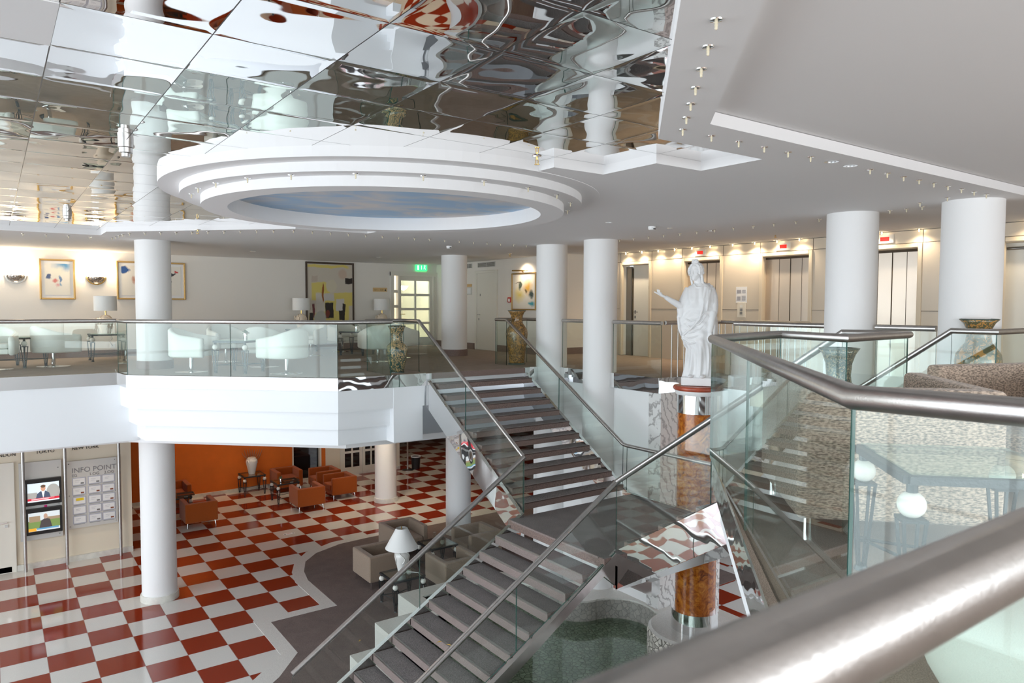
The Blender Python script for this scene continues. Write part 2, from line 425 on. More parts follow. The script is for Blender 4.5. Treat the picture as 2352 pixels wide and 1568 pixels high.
def fabric(name, col, amt, scale=240, bump=.004):
    m, nt, b, out = newmat(name); N = nt.nodes; L = nt.links
    tc = N.new('ShaderNodeTexCoord')
    w = N.new('ShaderNodeTexNoise'); w.inputs['Scale'].default_value = scale; w.inputs['Detail'].default_value = 2
    mp = N.new('ShaderNodeMapping'); mp.inputs['Scale'].default_value = (.55, .55, 1.5)
    L.new(tc.outputs['Object'], mp.inputs[0]); L.new(mp.outputs[0], w.inputs['Vector'])
    r = N.new('ShaderNodeValToRGB'); r.color_ramp.elements[0].position = .36; r.color_ramp.elements[1].position = .62
    r.color_ramp.elements[0].color = (*[c*(1-amt) for c in col], 1); r.color_ramp.elements[1].color = (*[c*(1+amt) for c in col], 1)
    L.new(w.outputs['Fac'], r.inputs[0]); L.new(r.outputs[0], b.inputs['Base Color'])
    b.inputs['Roughness'].default_value = .9; b.inputs['Sheen Weight'].default_value = .25; b.inputs['Specular IOR Level'].default_value = .15
    bp = N.new('ShaderNodeBump'); bp.inputs['Distance'].default_value = bump
    L.new(w.outputs['Fac'], bp.inputs['Height']); L.new(bp.outputs[0], b.inputs['Normal'])
    return m
TAUPE = fabric('taupe_upholstery', (.315, .235, .175), .32)
BOUCLE = fabric('taupe_ribbed_upholstery', (.42, .335, .265), .5, 95, .008)
RUST = fabric('orange_upholstery', (.36, .078, .009), .30)

# ------------------------------------------------------------------ lobby shell
ZM = 2.41; ZS = 2.33           # mirror and raised ceiling, soffit
YC = 7.27                      # the stair hall is symmetrical about y = YC
def sy(y): return 2*YC - y
def sp(poly): return [(x, sy(y)) for x, y in poly]

struct('floor', MB().box(-9.2, 26, -6, 34, LOW-.2, LOW), TILES, 'red and white checked tile floor of the lobby')
# taupe lobby carpet with a white stone border
car = [(1.6, 9.0), (3.3, 10.45), (3.78, 11.04), (3.78, 12.38), (4.98, 12.38), (4.98, 13.9), (5.08, 14.4), (5.3, 14.93), (5.68, 15.32), (6.34, 15.6), (7.1, 15.66), (12.2, 15.66), (12.2, 9.0)]
brd = [(1.2, 9.25), (2.99, 10.62), (3.54, 11.13), (3.54, 12.62), (4.74, 12.62), (4.74, 13.95), (4.86, 14.5), (5.1, 15.04), (5.52, 15.52), (6.25, 15.85), (7.08, 15.9), (12.45, 15.9), (12.45, 9.0)]
struct('floor', MB().prism(brd, LOW, LOW+.006), BORDER, 'white stone border around the lobby carpet')
struct('floor', MB().prism(car, LOW+.001, LOW+.014), CARPETL, 'taupe lobby carpet')

struct('floor', MB().prism([(-9, .2), (9, .2), (9, 3.4), (3, 4.4), (3, 8.6), (-9, 8.6)], LOW+.001, LOW+.014), CARPETL, 'unseen taupe carpet before the pond, added to dim reflections in the stair glass')  # out of view, added so the stair glass mirrors a darker floor
# lobby walls
struct('wall_left', MB().box(-9.2, 2.42, 17.85, 18.05, LOW, -1.14), CREAM, 'cream lobby wall behind the info boards')
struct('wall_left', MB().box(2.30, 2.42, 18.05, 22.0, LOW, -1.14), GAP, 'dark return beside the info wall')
ow = MB(); ow.box(2.42, 7.36, 21.8, 22.0, LOW, -1.14); ow.box(8.28, 8.42, 21.8, 22.0, LOW, -1.14); ow.box(7.36, 8.28, 21.8, 22.0, -1.9, -1.14)
struct('wall_back', ow, ORANGEW, 'orange lobby wall')
cw = MB(); cw.box(8.42, 8.9, 21.8, 22.0, LOW, -1.14); cw.box(10.3, 11.0, 21.8, 22.0, LOW, -1.14); cw.box(8.9, 10.3, 21.8, 22.0, -1.9, -1.14); cw.box(10.95, 11.05, 22, 34, LOW, -1.14)
cw.box(11, 26, 33.8, 34, LOW, -1.14); cw.box(25.8, 26, -6, 34, LOW, -1.14); cw.box(14, 26, 9, 9.2, LOW, -1.14)
struct('wall_back', cw, CREAM, 'cream lobby wall with glazed doors')
struct('baseboard_left', MB().box(-9.2, 2.42, 17.80, 17.85, LOW, LOW+.12), SKIRTW, 'pale stone skirting of the info wall')
struct('baseboard_back', MB().box(2.42, 7.36, 21.76, 21.8, LOW, LOW+.10).box(8.42, 8.9, 21.76, 21.8, LOW, LOW+.1).box(10.3, 11, 21.76, 21.8, LOW, LOW+.1), SKIRTW, 'pale stone skirting of the orange wall')
# dark glazed doorway in the orange wall
d = struct('door_1', MB().box(7.36, 8.28, 21.90, 21.94, LOW, -1.9), DARKGL, 'dark glazed doorway in the orange wall')
MB().box(8.22, 8.28, 21.78, 21.9, LOW, -1.9).box(7.36, 7.40, 21.78, 21.9, LOW, -1.9).build('door_frame', DOORW, d)
MB().box(7.36, 8.28, 21.78, 21.9, LOW, LOW+.1).build('threshold', SKIRTW, d)
def glazed_door(name, x0, x1, y, z0, z1, cols, rows, label, back=DARKGL, side=0, bottom=.25):
    """white door leaf with glazing bars on a wall y = const, panes behind"""
    st = .085
    m = MB(); m.box(x0, x0+st, y-.03, y+.03, z0, z1).box(x1-st, x1, y-.03, y+.03, z0, z1)
    m.box(x0+st, x1-st, y-.03, y+.03, z0, z0+bottom).box(x0+st, x1-st, y-.03, y+.03, z1-.13, z1)
    w = (x1-x0-2*st)/cols; h = (z1-z0-bottom-.13)/rows
    for c in range(1, cols): m.box(x0+st+c*w-.025, x0+st+c*w+.025, y-.025, y+.025, z0+bottom, z1-.13)
    for r in range(1, rows): m.box(x0+st, x1-st, y-.024, y+.024, z0+bottom+r*h-.035, z0+bottom+r*h+.035)
    o = struct(name, m, DOORW, label)
    for c in range(cols):
        for r in range(rows):
            MB().box(x0+st+c*w, x0+st+(c+1)*w, y+.0, y+.008, z0+bottom+r*h, z0+bottom+(r+1)*h).build('pane', back, o)
    return o
d = glazed_door('door_2', 8.98, 9.66, 21.84, LOW+.02, -1.95, 2, 4, 'left white glazed door of the lobby')
d = glazed_door('door_3', 9.68, 10.28, 21.84, LOW+.02, -1.95, 2, 4, 'right white glazed door of the lobby')
struct('trim_1', MB().box(8.9, 8.98, 21.78, 21.9, LOW, -1.9).box(10.28, 10.34, 21.78, 21.9, LOW, -1.9), DOORW, 'white frame of the glazed lobby doors')
# white lacquered door in the info wall
d = struct('door_4', MB().box(-.62, .20, 17.80, 17.85, LOW+.01, -2.12), DOORW, 'white door at the left of the info wall')
MB().box(.20, .28, 17.79, 17.85, LOW, -2.05).box(-.70, -.62, 17.79, 17.85, LOW, -2.05).box(-.62, .2, 17.79, 17.85, -2.12, -2.05).build('door_frame', DOORW, d)
MB().tube([(.13, 17.80, -3.26), (.13, 17.74, -3.26), (-.02, 17.74, -3.27)], .010).build('door_handle', CHROMEP, d)
MB().box(.10, .16, 17.785, 17.80, -3.37, -3.31).build('lock', CHROMEP, d)

# ------------------------------------------------------------------ gallery slab, its bands and carpet
EDGE = [(-9.2, 14.0), (1.72, 14.0), (1.78, 13.4), (4.46, 10.98), (6.04, 10.98)]          # left of the left flight
EDGE2 = [(8.3, 11.0), (8.78, 11.0), (8.78, 8.15), (10.3, 8.15)]
VOID = EDGE + EDGE2 + [(10.3, sy(8.15)), (8.78, sy(8.15)), (8.78, 3.54), (8.3, 3.54), (6.04, 3.56), (4.5, 3.60), (1.86, 1.14), (1.80, .24), (-9.2, .24)]
slab = [(-9.2, 14.0)] + EDGE[1:] + EDGE2
far = slab + [(10.3, YC), (14, YC), (14, 19), (-9.2, 19)]
near = [(-9.2, .24), (1.80, .24), (1.86, 1.14), (4.5, 3.60), (6.04, 3.56), (8.3, 3.54), (8.78, 3.54), (8.78, sy(8.15)), (10.3, sy(8.15)), (10.3, YC), (14, YC), (14, -5), (-9.2, -5)]
def offs(poly, d):   # move the void-side edge line of an open polyline sideways (mitred)
    P = [Vector((p[0], p[1])) for p in poly]; out = []
    for i, p in enumerate(P):
        ds = []
        if i: ds.append((P[i]-P[i-1]).normalized())
        if i < len(P)-1: ds.append((P[i+1]-P[i]).normalized())
        ns = [Vector((-q.y, q.x)) for q in ds]; n = sum(ns, Vector((0, 0))).normalized()
        out.append(tuple(p + n*d/max(.4, n.dot(ns[0]))))
    return out
for poly, nm in ((far, 'far'), (near, 'near')):
    struct('floor', MB().prism(poly, -.205, -.004), FASCIA, 'gallery floor slab, %s side' % nm)
    struct('floor', MB().prism(poly, -.004, 0), CARPETG, 'brown carpet of the %s gallery' % nm)
# stepped white bands under the slab, drawn back in steps
def bands(edge, rest, tiers):
    for z1, z0, d in tiers:
        e = offs(edge, d)
        struct('trim_2', MB().prism(e + rest, z0, z1), FASCIA, 'white stepped band under the gallery edge')
bands(EDGE[1:], [(6.04, 12.4), (2.2, 14.9), (1.9, 14.9)], ((-.205, -.56, .04), (-.56, -.86, .17), (-.86, -1.14, .30)))
struct('trim_2', MB().box(5.45, 6.0, 11.01, 12.3, -1.145, -.206), FASCIA, 'white block under the left flight')
struct('trim_2', MB().box(-9.2, 2.5, 14.05, 14.9, -1.20, -.206), FASCIA, 'plain white band at the left of the gallery')
struct('trim_2', MB().prism([(1.86+.04, 1.10), (4.53, 3.55), (6.0, 3.51), (6.0, 2.4), (2.4, .3)], -.50, -.206), FASCIA, 'white band under the bay')
struct('ceiling', MB().prism([(-9.2, 14.2), (1.9, 14.2), (4.8, 11.5), (8.9, 11.3), (9.0, 8.3), (26, 8.3), (26, 34), (-9.2, 34)], -1.25, -1.14), SOFFIT, 'lobby ceiling under the gallery')
# chrome edge strips
def strip(edge, z0=-.205, z1=.004, t=.012, label='polished chrome strip on the gallery edge', mat=CHROME):
    m = MB()
    for (x0, y0), (x1, y1) in zip(edge, edge[1:]):
        a = Vector((x0, y0)); b = Vector((x1, y1)); d = (b-a).normalized(); n = Vector((-d.y, d.x))
        m.obox((a+b)/2 - n*t/2, d, n, (b-a).length/2 + .004, t/2, z0, z1)
    return struct('trim_3', m, mat, label)
strip(EDGE[:3], label='polished chrome strip on the left gallery edge')
strip(EDGE[2:4], mat=plain('satin_edge_steel', (.44, .45, .47), .35, 1.0), label='satin steel strip on the slanting gallery edge')
strip(EDGE[3:], label='polished chrome strip under the dark green vase')
strip(EDGE2, z0=-.25, label='polished chrome strip beside the left columns')
strip([(10.3, sy(8.15)), (8.78, sy(8.15)), (8.78, 3.54), (8.3, 3.54)], z0=-.25, label='polished chrome strip beside the right columns')
strip([(10.3, 8.15), (10.3, sy(8.15))], z0=-.25, label='polished chrome strip behind the statue')
strip([(6.04, 3.56), (4.5, 3.60), (1.86, 1.14), (1.80, .24), (-9.2, .24)], z0=-.21, label='polished chrome strip around the bay')

# gallery back walls
struct('wall_back', MB().box(-9.2, 9.06, 18.5, 18.7, 0, ZM).box(9.06, 10.7, 18.5, 18.7, 2.10, ZM), WALLW, 'warm white back wall of the gallery')
struct('wall_right', MB().box(10.55, 10.75, 13.65, 18.5, 0, ZM).box(10.55, 12.2, 13.45, 13.65, 0, ZM+.02), WALLW, 'warm white side wall of the gallery')
struct('baseboard_back', MB().box(-9.2, 9.06, 18.46, 18.5, 0, .15), GRANITE, 'brown granite skirting of the back wall')
struct('baseboard_right', MB().box(10.51, 10.55, 16.42, 18.5, 0, .16).box(10.51, 10.55, 13.6, 15.32, 0, .16).box(10.55, 12.2, 13.41, 13.45, 0, .16), GRANITE, 'brown granite skirting of the side wall')
struct('wall_front', MB().box(-9.2, 14.2, -5.2, -5.0, 0, .3).box(-9.2, 14.2, -5.2, -5, 2.2, ZM+.02).box(10.5, 14.2, -5.2, -5, .3, 2.2), WALLW, 'white wall behind the viewer')
# lower hall walls under the gallery
struct('wall_right', MB().box(8.88, 9.08, 8.42, 11.62, LOW, -.25), PLASTER, 'white wall below the left columns')
struct('wall_right', MB().box(8.84, 10.4, 8.15, 8.42, LOW, -.25), MARBLE, 'grey veined marble cladding beside the burl column')
struct('wall_right', MB().box(8.84, 8.92, sy(8.42), sy(8.15), LOW, -.25).box(8.88, 9.08, 2.9, sy(8.42), LOW, -.25).box(8.84, 10.4, sy(8.19), sy(8.15), -2.2, -.25), MARBLE, 'marble wall below the right columns')
struct('wall_front', MB().box(-9.2, 9, -.2, .1, LOW, -.206), PLASTER, 'lobby wall below the near gallery')
# facade
fw = MB()
for y in [-5 + 1.9*k for k in range(13)]: fw.box(-9.22, -9.10, y-.05, y+.05, LOW, ZM)
for z in (LOW+.05, -2.2, -.3, .95): fw.box(-9.20, -9.12, -5, 19, z-.04, z+.04)
struct('window_1', fw, WHITEM, 'white mullions of the tall facade windows')
# ------------------------------------------------------------------ ceiling
struct('ceiling', MB().box(-9.2, 14.2, -5.2, 19, ZM+.008, ZM+.06), SOFFIT, 'raised white ceiling')
mir = [(-9.2, -5), (-4.4, -5), (3.85, 3.42), (5.1, 3.42), (5.1, sy(3.42)), (3.85, sy(3.42)), (1.6, 13.3), (1.6, 14.1), (-9.2, 14.1)]
struct('ceiling', MB().prism(mir, ZM, ZM+.006), CEILM, 'mirror panel ceiling')
struct('ceiling', MB().box(-.34, .26, 3.57, 4.17, ZM-.006, ZM), SOFFIT, 'single white panel in the mirror ceiling')
half = [(-4.75, -5), (3.80, 3.56), (4.98, 3.56), (4.98, 4.17), (4.43, 4.17), (4.43, 4.80), (3.87, 4.80), (3.87, YC)]
sof = half + [(3.87, sy(4.80)), (4.43, sy(4.80)), (4.43, sy(4.17)), (4.98, sy(4.17)), (4.98, sy(3.56)), (3.80, sy(3.56)), (1.52, 13.28), (1.52, 14.0), (-9.2, 14.0), (-9.2, 19), (10.4, 19), (10.4, 3.08), (3.76, 3.08), (-4.3, -5)]
struct('ceiling', MB().prism(sof, ZS, ZM+.004), SOFFIT, 'stepped white soffit around the mirror ceiling')
CX = 3.56
struct('ceiling', MB().ring(2.06, 2.28, 2.33-.005, ZM, 96, (CX, YC)), SOFFIT, 'outer ring of the round ceiling feature')
struct('ceiling', MB().ring(1.87, 2.09, 2.245, ZM, 96, (CX, YC)), SOFFIT, 'middle ring of the round ceiling feature')
struct('ceiling', MB().ring(1.65, 1.90, 2.157, ZM, 96, (CX, YC)), SOFFIT, 'lowest ring of the round ceiling feature')
def skymat():
    m, nt, b, out = newmat('painted_sky'); N = nt.nodes; L = nt.links
    geo = N.new('ShaderNodeNewGeometry'); t = N.new('ShaderNodeTexNoise'); t.inputs['Scale'].default_value = 1.5; t.inputs['Detail'].default_value = 6; t.inputs['Distortion'].default_value = .6
    mp = N.new('ShaderNodeMapping'); mp.inputs['Rotation'].default_value = (0, 0, YAW); mp.inputs['Scale'].default_value = (.9, 1.4, 1)
    L.new(geo.outputs['Position'], mp.inputs[0]); L.new(mp.outputs[0], t.inputs['Vector'])
    r = N.new('ShaderNodeValToRGB'); e = r.color_ramp.elements
    e[0].position = .40; e[0].color = (.40, .58, .78, 1); e[1].position = .62; e[1].color = (.72, .70, .70, 1)
    L.new(t.outputs['Fac'], r.inputs[0]); L.new(r.outputs[0], b.inputs['Base Color']); b.inputs['Roughness'].default_value = .8
    return m
struct('ceiling', MB().lathe([(.01, 2.315), (1.66, 2.315), (1.66, 2.326), (.01, 2.326)], 64, (CX, YC), cap=True), skymat(), 'painted sky in the round ceiling feature')

# ------------------------------------------------------------------ columns
def column(label, x, y, z0, z1, foot, r=.30):
    t = thing('round_column', label, 'column', (x, y, z0), 0, 'round white columns')
    h = z1-z0
    MB().lathe([(r, .02), (r, h)], 64).build('shaft', COLW, t, smooth=30)
    if foot == 'granite': MB().lathe([(r+.012, 0), (r+.012, .15), (r, .152)], 64).build('foot_band', GRANITE, t, smooth=30)
    if foot == 'tile': MB().lathe([(r+.03, 0), (r+.03, .10), (r+.022, .12), (r, .122)], 48).build('foot_band', SKIRTW, t, smooth=30)
    return t
column('white column on the gallery carpet beside the gold-framed pictures', 2.42, 14.66, 0, ZS, 'granite')
column('white column on the gallery before the glazed double door', 8.80, 14.6, 0, ZS, 'granite')
column('thick white column standing on the checked tiles right of the info board', 2.42, 14.66, LOW, -1.14, 'tile')
column('slim-looking white column at the edge of the lobby before the glazed doors', 8.86, 18.42, LOW, -1.14, 'tile')
column('white lobby column just left of the left stair flight', 9.02, 14.78, LOW, -1.14, 'tile')
column('tall white column beside the brown vase at the left stair head', 8.80, 10.96, LOW, ZS, None)
column('tall white column second from the left stair head, left of the statue', 8.80, 9.585, LOW, ZS, None)
column('tall white column right of the statue, before the lift doors', 8.80, 4.955, LOW, ZS, None)
column('tall white column behind the brown vase at the right stair head', 8.80, 3.58, LOW, ZS, None)

# ------------------------------------------------------------------ stairs
STEELS = plain('satin_steel_plate', (.62, .62, .60), .16, 1.0, bump=(3, .004))
ZL = -1.85; RISE = .168; RUN = .271
def flight_up(name, label, mirror):
    """upper flight between the landing (y 8.25) and the gallery (y 10.98), x 6.1 .. 8.2; mirrored for the right one"""
    f = sy if mirror else (lambda y: y)
    t = thing(name, label, 'stairs', (7.15, f(9.6), ZL))
    o = Vector((7.15, f(9.6), ZL))
    def rel(m):
        m.v = [(p[0]-o.x, p[1]-o.y, p[2]-o.z) for p in m.v]; return m
    for k in range(1, 11):
        z = ZL + RISE*k; y0 = 8.30 + RUN*(k-1)
        a, b = sorted((f(y0), f(y0+RUN+.03)))
        tr = rel(MB().box(6.16, 8.16, a, b, z-.095, z-.004)).build('tread', GRANITE, t)
        rel(MB().box(6.17, 8.15, a+.008, b-.008, z-.004, z)).build('carpet', TREAD, tr)
        e = f(y0); rel(MB().box(6.17, 8.15, min(e, e+(.012 if not mirror else -.012)), max(e, e+(.012 if not mirror else -.012)), z-.012, z+.002)).build('nosing', NOSING, tr)
    top = 11.0
    y0 = top-.05; a, b = sorted((f(y0), f(y0+.4)))
    rel(MB().box(6.16, 8.16, a, b, -.10, -.004)).build('top_step', GRANITE, t)
    for x in (6.06, 8.18):
        zc = lambda y: ZL + (y-8.25)*RISE/RUN
        m = MB()
        ya, yb = 8.22, 11.02
        prof = [(ya, zc(ya)+.06), (yb, zc(yb)+.06), (yb, zc(yb)-.42), (ya, zc(ya)-.42)]
        for xx in (x, x+.06): m.v += [(xx, f(p[0]), p[1]) for p in prof]
        m.f = [[0, 1, 2, 3], [4, 5, 6, 7], [0, 1, 5, 4], [1, 2, 6, 5], [2, 3, 7, 6], [3, 0, 4, 7]]; m.mi = [0]*6
        rel(m).build('stringer', CHROME, t)
    return t
flight_up('stair_flight', 'left upper stair flight with open carpeted treads, rising to the vases by the glazed door', False)
flight_up('stair_flight', 'right upper stair flight rising behind the glass bay', True)
# landing
t = thing('stair_landing', 'carpeted half-landing where the three stair flights meet', 'landing', (7.0, YC, ZL))
def relm(m, o):
    m.v = [(p[0]-o[0], p[1]-o[1], p[2]-o[2]) for p in m.v]; return m
LO = (7.0, YC, ZL)
relm(MB().box(5.87, 8.16, 6.28, 8.27, ZL-.12, ZL-.004), LO).build('slab', GRANITE, t)
relm(MB().box(5.88, 8.15, 6.29, 8.26, ZL-.004, ZL), LO).build('carpet', TREAD, t)
relm(MB().box(5.86, 5.874, 6.38, 8.17, ZL-.02, ZL+.002), LO).build('nosing', NOSING, t)
relm(MB().box(8.16, 8.20, 6.28, 8.27, ZL-.36, ZL+.05).box(6.06, 8.2, 6.25, 6.28, ZL-.42, ZL-.12), LO).build('edge_plate', CHROME, t)
relm(MB().box(6.9, 8.2, 6.9, 7.0, ZL-.52, ZL-.36).box(6.9, 8.2, 7.5, 7.6, ZL-.52, ZL-.36).box(6.6, 6.75, 6.2, 6.8, ZL-.6, ZL-.42), LO).build('support_beam', CHROMEP, t)
# lower flight: comes up along +x
R2, N2 = .164, .263
t = thing('stair_flight', 'lower stair flight climbing from the lobby over the pebble pond', 'stairs', (4.0, YC, LOW))
LO = (4.0, YC, LOW)
for k in range(1, 15):
    z = ZL - R2*k; x1 = 5.86 - N2*(k-1) + .03; x0 = 5.86 - N2*k
    if k == 15: break
    tr = relm(MB().box(x0, x1, 6.36, 8.19, z-.115, z-.004), LO).build('tread', NOSING, t)
    relm(MB().box(x0+.012, x1-.005, 6.37, 8.18, z-.004, z), LO).build('carpet', TREAD, tr)
    relm(MB().box(x0-.001, x0+.013, 6.37, 8.18, z-.02, z+.002), LO).build('nosing', STEEL, tr)
for y in (6.27, 8.20):
    zc = lambda x: ZL + (x-5.87)*R2/N2
    m = MB(); xa, xb = 2.0, 6.10
    prof = [(xa, zc(xa)+.05), (xb, ZL+.06), (xb, ZL-.40 if y < 7 else ZL-.2), (5.86, zc(5.86)-.20), (xa, zc(xa)-.18)]
    for yy in (y, y+.07): m.v += [(p[0], yy, p[1]) for p in prof]
    m.f = [[0, 1, 2, 3, 4], [5, 6, 7, 8, 9]] + [[i, (i+1) % 5, 5+(i+1) % 5, 5+i] for i in range(5)]; m.mi = [0]*7
    relm(m, LO).build('stringer', STEELS, t)

# ------------------------------------------------------------------ glass railings
def railing(label, path, r=.034, split=1.3, glass=True, under=.0, name='glass_railing'):
    """path: (x, y, z of glass foot, z of handrail axis)"""
    o = path[0]
    t = thing(name, label, 'railing', (o[0], o[1], o[2]))
    rel = lambda p: (p[0]-o[0], p[1]-o[1], p[2]-o[2])
    m = MB().tube([rel((p[0], p[1], p[3])) for p in path], r, 20)
    m.build('handrail', STEEL, t, smooth=50)
    if not glass: return t
    for a, b in zip(path, path[1:]):
        A = Vector((a[0], a[1])); B = Vector((b[0], b[1])); L = (B-A).length
        if L < .05: continue
        d = (B-A)/L; n = Vector((-d.y, d.x))*.006
        k = max(1, round(L/split))
        for i in range(k):
            s0 = i/k + .004/L*(i > 0); s1 = (i+1)/k - .004/L*(i < k-1)
            q = []
            for s in (s0, s1):
                P = A + (B-A)*s; zb = a[2] + (b[2]-a[2])*s; zt = a[3] + (b[3]-a[3])*s - r*.8
                q.append((P, zb + under, zt))
            m = MB(); v = []
            for P, zb, zt in q:
                for sg in (-1, 1):
                    v += [(P.x + n.x*sg, P.y + n.y*sg, zb), (P.x + n.x*sg, P.y + n.y*sg, zt)]
            # v: 0,1 start-; 2,3 start+; 4,5 end-; 6,7 end+
            m.cur = 0; m.add([rel(p) for p in v], [(0, 1, 5, 4), (2, 6, 7, 3)])
            m.cur = 1; m.add([rel(p) for p in v], [(0, 2, 3, 1), (4, 5, 7, 6), (0, 4, 6, 2), (1, 3, 7, 5)])
            m.build('glass_panel', [GLASS, GEDGE], t)
    return t
ZR = .892
railing('long glass railing of the left gallery before the white tub chairs',
        [(-9, 14.03, .0, ZR), (1.74, 14.03, .0, ZR), (1.80, 13.42, .0, ZR), (4.47, 11.02, 0, ZR), (5.40, 11.02, 0, ZR), (5.40, 11.95, 0, ZR), (6.12, 11.95, 0, ZR), (6.12, 11.36, 0, ZR)], split=1.75)
railing('glass stair railing on the left of the left upper flight',
        [(6.12, 11.36, 0.02, ZR), (6.12, 8.25, ZL+.06, -.985)], r=.030, split=1.7)
railing('glass stair railing on the right of the left upper flight, turning along the landing',
        [(8.20, 12.0, 0, ZR), (8.20, 11.62, 0, ZR), (8.20, 8.36, ZL+.06, -1.05), (8.20, 8.27, ZL+.05, -1.06), (8.20, 6.28, ZL+.05, -1.06), (8.20, 6.2, ZL+.06, -1.0), (8.20, 3.5, .02, .92), (8.2, 3.08, 0, .92), (9.9, 3.08, 0, .92)], r=.030, split=1.75)
railing('short glass railing behind the brown vase at the left stair head', [(8.23, 12.0, 0, ZR), (8.98, 12.0, 0, ZR), (8.98, 11.35, 0, ZR)])
railing('left glass stair railing of the lower flight', [(6.12, 8.23, ZL+.06, -.985), (2.75, 8.23, -3.78, -3.15)], r=.034, split=2.0)
railing('right glass stair railing of the lower flight, continuing up the right flight',
        [(1.6, 6.30, -4.28, -3.70), (6.08, 6.30, ZL+.05, -.95), (6.10, 3.50, -.02, .935), (6.31, 3.30, 0, .935), (6.31, 3.04, 0, .935), (5.38, 3.05, 0, .925), (5.38, 3.63, 0, .935), (4.50, 3.63, 0, .918), (1.84, 1.02, 0, .93), (1.84, .26, 0, .945), (-9, .26, 0, .952)], r=.033, split=1.55)
railing('glass railing piece between the two left tall columns', [(8.80, 10.62, 0, ZR), (8.80, 9.92, 0, ZR)])
railing('glass railing right of the second left column, ending beside the statue', [(8.80, 9.24, 0, ZR), (8.80, 8.12, 0, ZR)])
railing('glass railing left of the right tall column, behind the bay', [(8.80, 6.70, 0, .92), (8.80, 5.28, 0, .92)])
railing('glass railing piece between the two right tall columns', [(8.80, 4.62, 0, .92), (8.80, 3.92, 0, .92)])
t = railing('steel bar railing across the niche behind the statue', [(8.86, 8.10, 0, .90), (10.25, 8.10, 0, .90), (10.25, 6.45, 0, .91), (8.86, 6.45, 0, .92)], glass=False, name='bar_railing')
def baluster(x, y):
    MB().tube([(x-8.86, y-8.10, 0), (x-8.86, y-8.10, .88)], .008, 8).build('baluster', STEEL, t, smooth=50)
for k in range(9): baluster(9.02 + .15*k, 8.10); baluster(9.02 + .15*k, 6.45)
for k in range(11): baluster(10.25, 8.0 - .15*k)

# ------------------------------------------------------------------ pond under the stairs
def arc(c, r, a0, a1, n=10): return [(c[0]+r*cos(radians(a0+(a1-a0)*i/n)), c[1]+r*sin(radians(a0+(a1-a0)*i/n))) for i in range(n+1)]
left = [(3.2, 8.75), (4.05, 8.75), (4.05, 9.62), (4.80, 9.62), (4.80, 10.40), (5.62, 10.40), (5.62, 11.22), (6.6, 11.22)]
outer = left + arc((7.0, 10.2), 1.1, 75, 20, 6) + [(8.5, 9.9)] + [(9.7, 9.5), (9.7, 5.0), (6.5, 3.6), (3.2, 4.6)]
inl = [(3.5, 8.45), (4.35, 8.45), (4.35, 9.32), (5.10, 9.32), (5.10, 10.10), (5.92, 10.10), (5.92, 10.90), (6.5, 10.90)]
inner = inl + arc((6.95, 10.0), .85, 80, 0, 6) + arc((8.35, 9.65), .6, 200, 262, 5) + arc((8.2, 8.45), .62, 80, -15, 7) + [(8.72, 8.0)] + [(8.72, 6.4), (8.2, 5.4), (6.6, 4.2), (3.5, 5.0)]
m = MB(); zt = LOW+.46
ni = len(inner)
a = sum(inner[i][0]*inner[(i+1) % ni][1] - inner[(i+1) % ni][0]*inner[i][1] for i in range(ni))
m.v = [(p[0], p[1], LOW-.05) for p in inner] + [(p[0], p[1], zt-.03) for p in inner] + [(p[0]+.0, p[1], zt-.03) for p in inner]
m.f = [[i, (i+1) % ni, ni+(i+1) % ni, ni+i] for i in range(ni)]; m.mi = [0]*ni
pond = thing('pebble_pond', 'shallow pebble pond with white stepped rim under the stairs', 'pond', (6, 7.2, LOW))
PO = (6, 7.2, LOW)
relm(m, PO).build('pebble_wall', PEBW, pond)
# rim: outline with a hole, filled as one face between two loops
def rim(name, mat, z0, z1, out_, in_):
    import bmesh
    bm = bmesh.new()
    def loop(P, z): 
        vs = [bm.verts.new((p[0]-PO[0], p[1]-PO[1], z-PO[2])) for p in P]
        es = [bm.edges.new((vs[i], vs[(i+1) % len(vs)])) for i in range(len(vs))]; return vs, es
    vo, eo = loop(out_, z1); vi, ei = loop(in_, z1)
    bmesh.ops.triangle_fill(bm, use_beauty=True, edges=eo+ei)
    for vs in (vo, vi):
        lo = [bm.verts.new((v.co.x, v.co.y, z0-PO[2])) for v in vs]
        for i in range(len(vs)): bm.faces.new((vs[i], vs[(i+1) % len(vs)], lo[(i+1) % len(vs)], lo[i]))
    bmesh.ops.recalc_face_normals(bm, faces=bm.faces)
    me = bpy.data.meshes.new(name); bm.to_mesh(me); bm.free(); me.materials.append(mat)
    o = bpy.data.objects.new(name, me); COL.objects.link(o); o.parent = pond; return o
rim('rim', plain('pond_rim_stone', (.70, .68, .63), .18, noise=(60, .06)), LOW+.0, zt, outer, [(p[0]*1.0, p[1]) for p in inner])
relm(MB().prism(inner, LOW+.014, LOW+.05), PO).build('pebble_bed', PEBD, pond)
tag(relm(MB().prism([(6+(p[0]-6)*.995, 7.2+(p[1]-7.2)*.995) for p in inner], LOW+.105, LOW+.11), (0, 0, 0)).build('pond_water', WATER), 'still clear water over the dark pebbles', 'water', None, 'stuff')
t = tag(MB().box(9.0, 9.42, 8.48, 8.86, LOW+.46, -1.2).build('square_pillar', PLASTER), 'square white pillar standing on the pond rim left of the burl column', 'pillar')

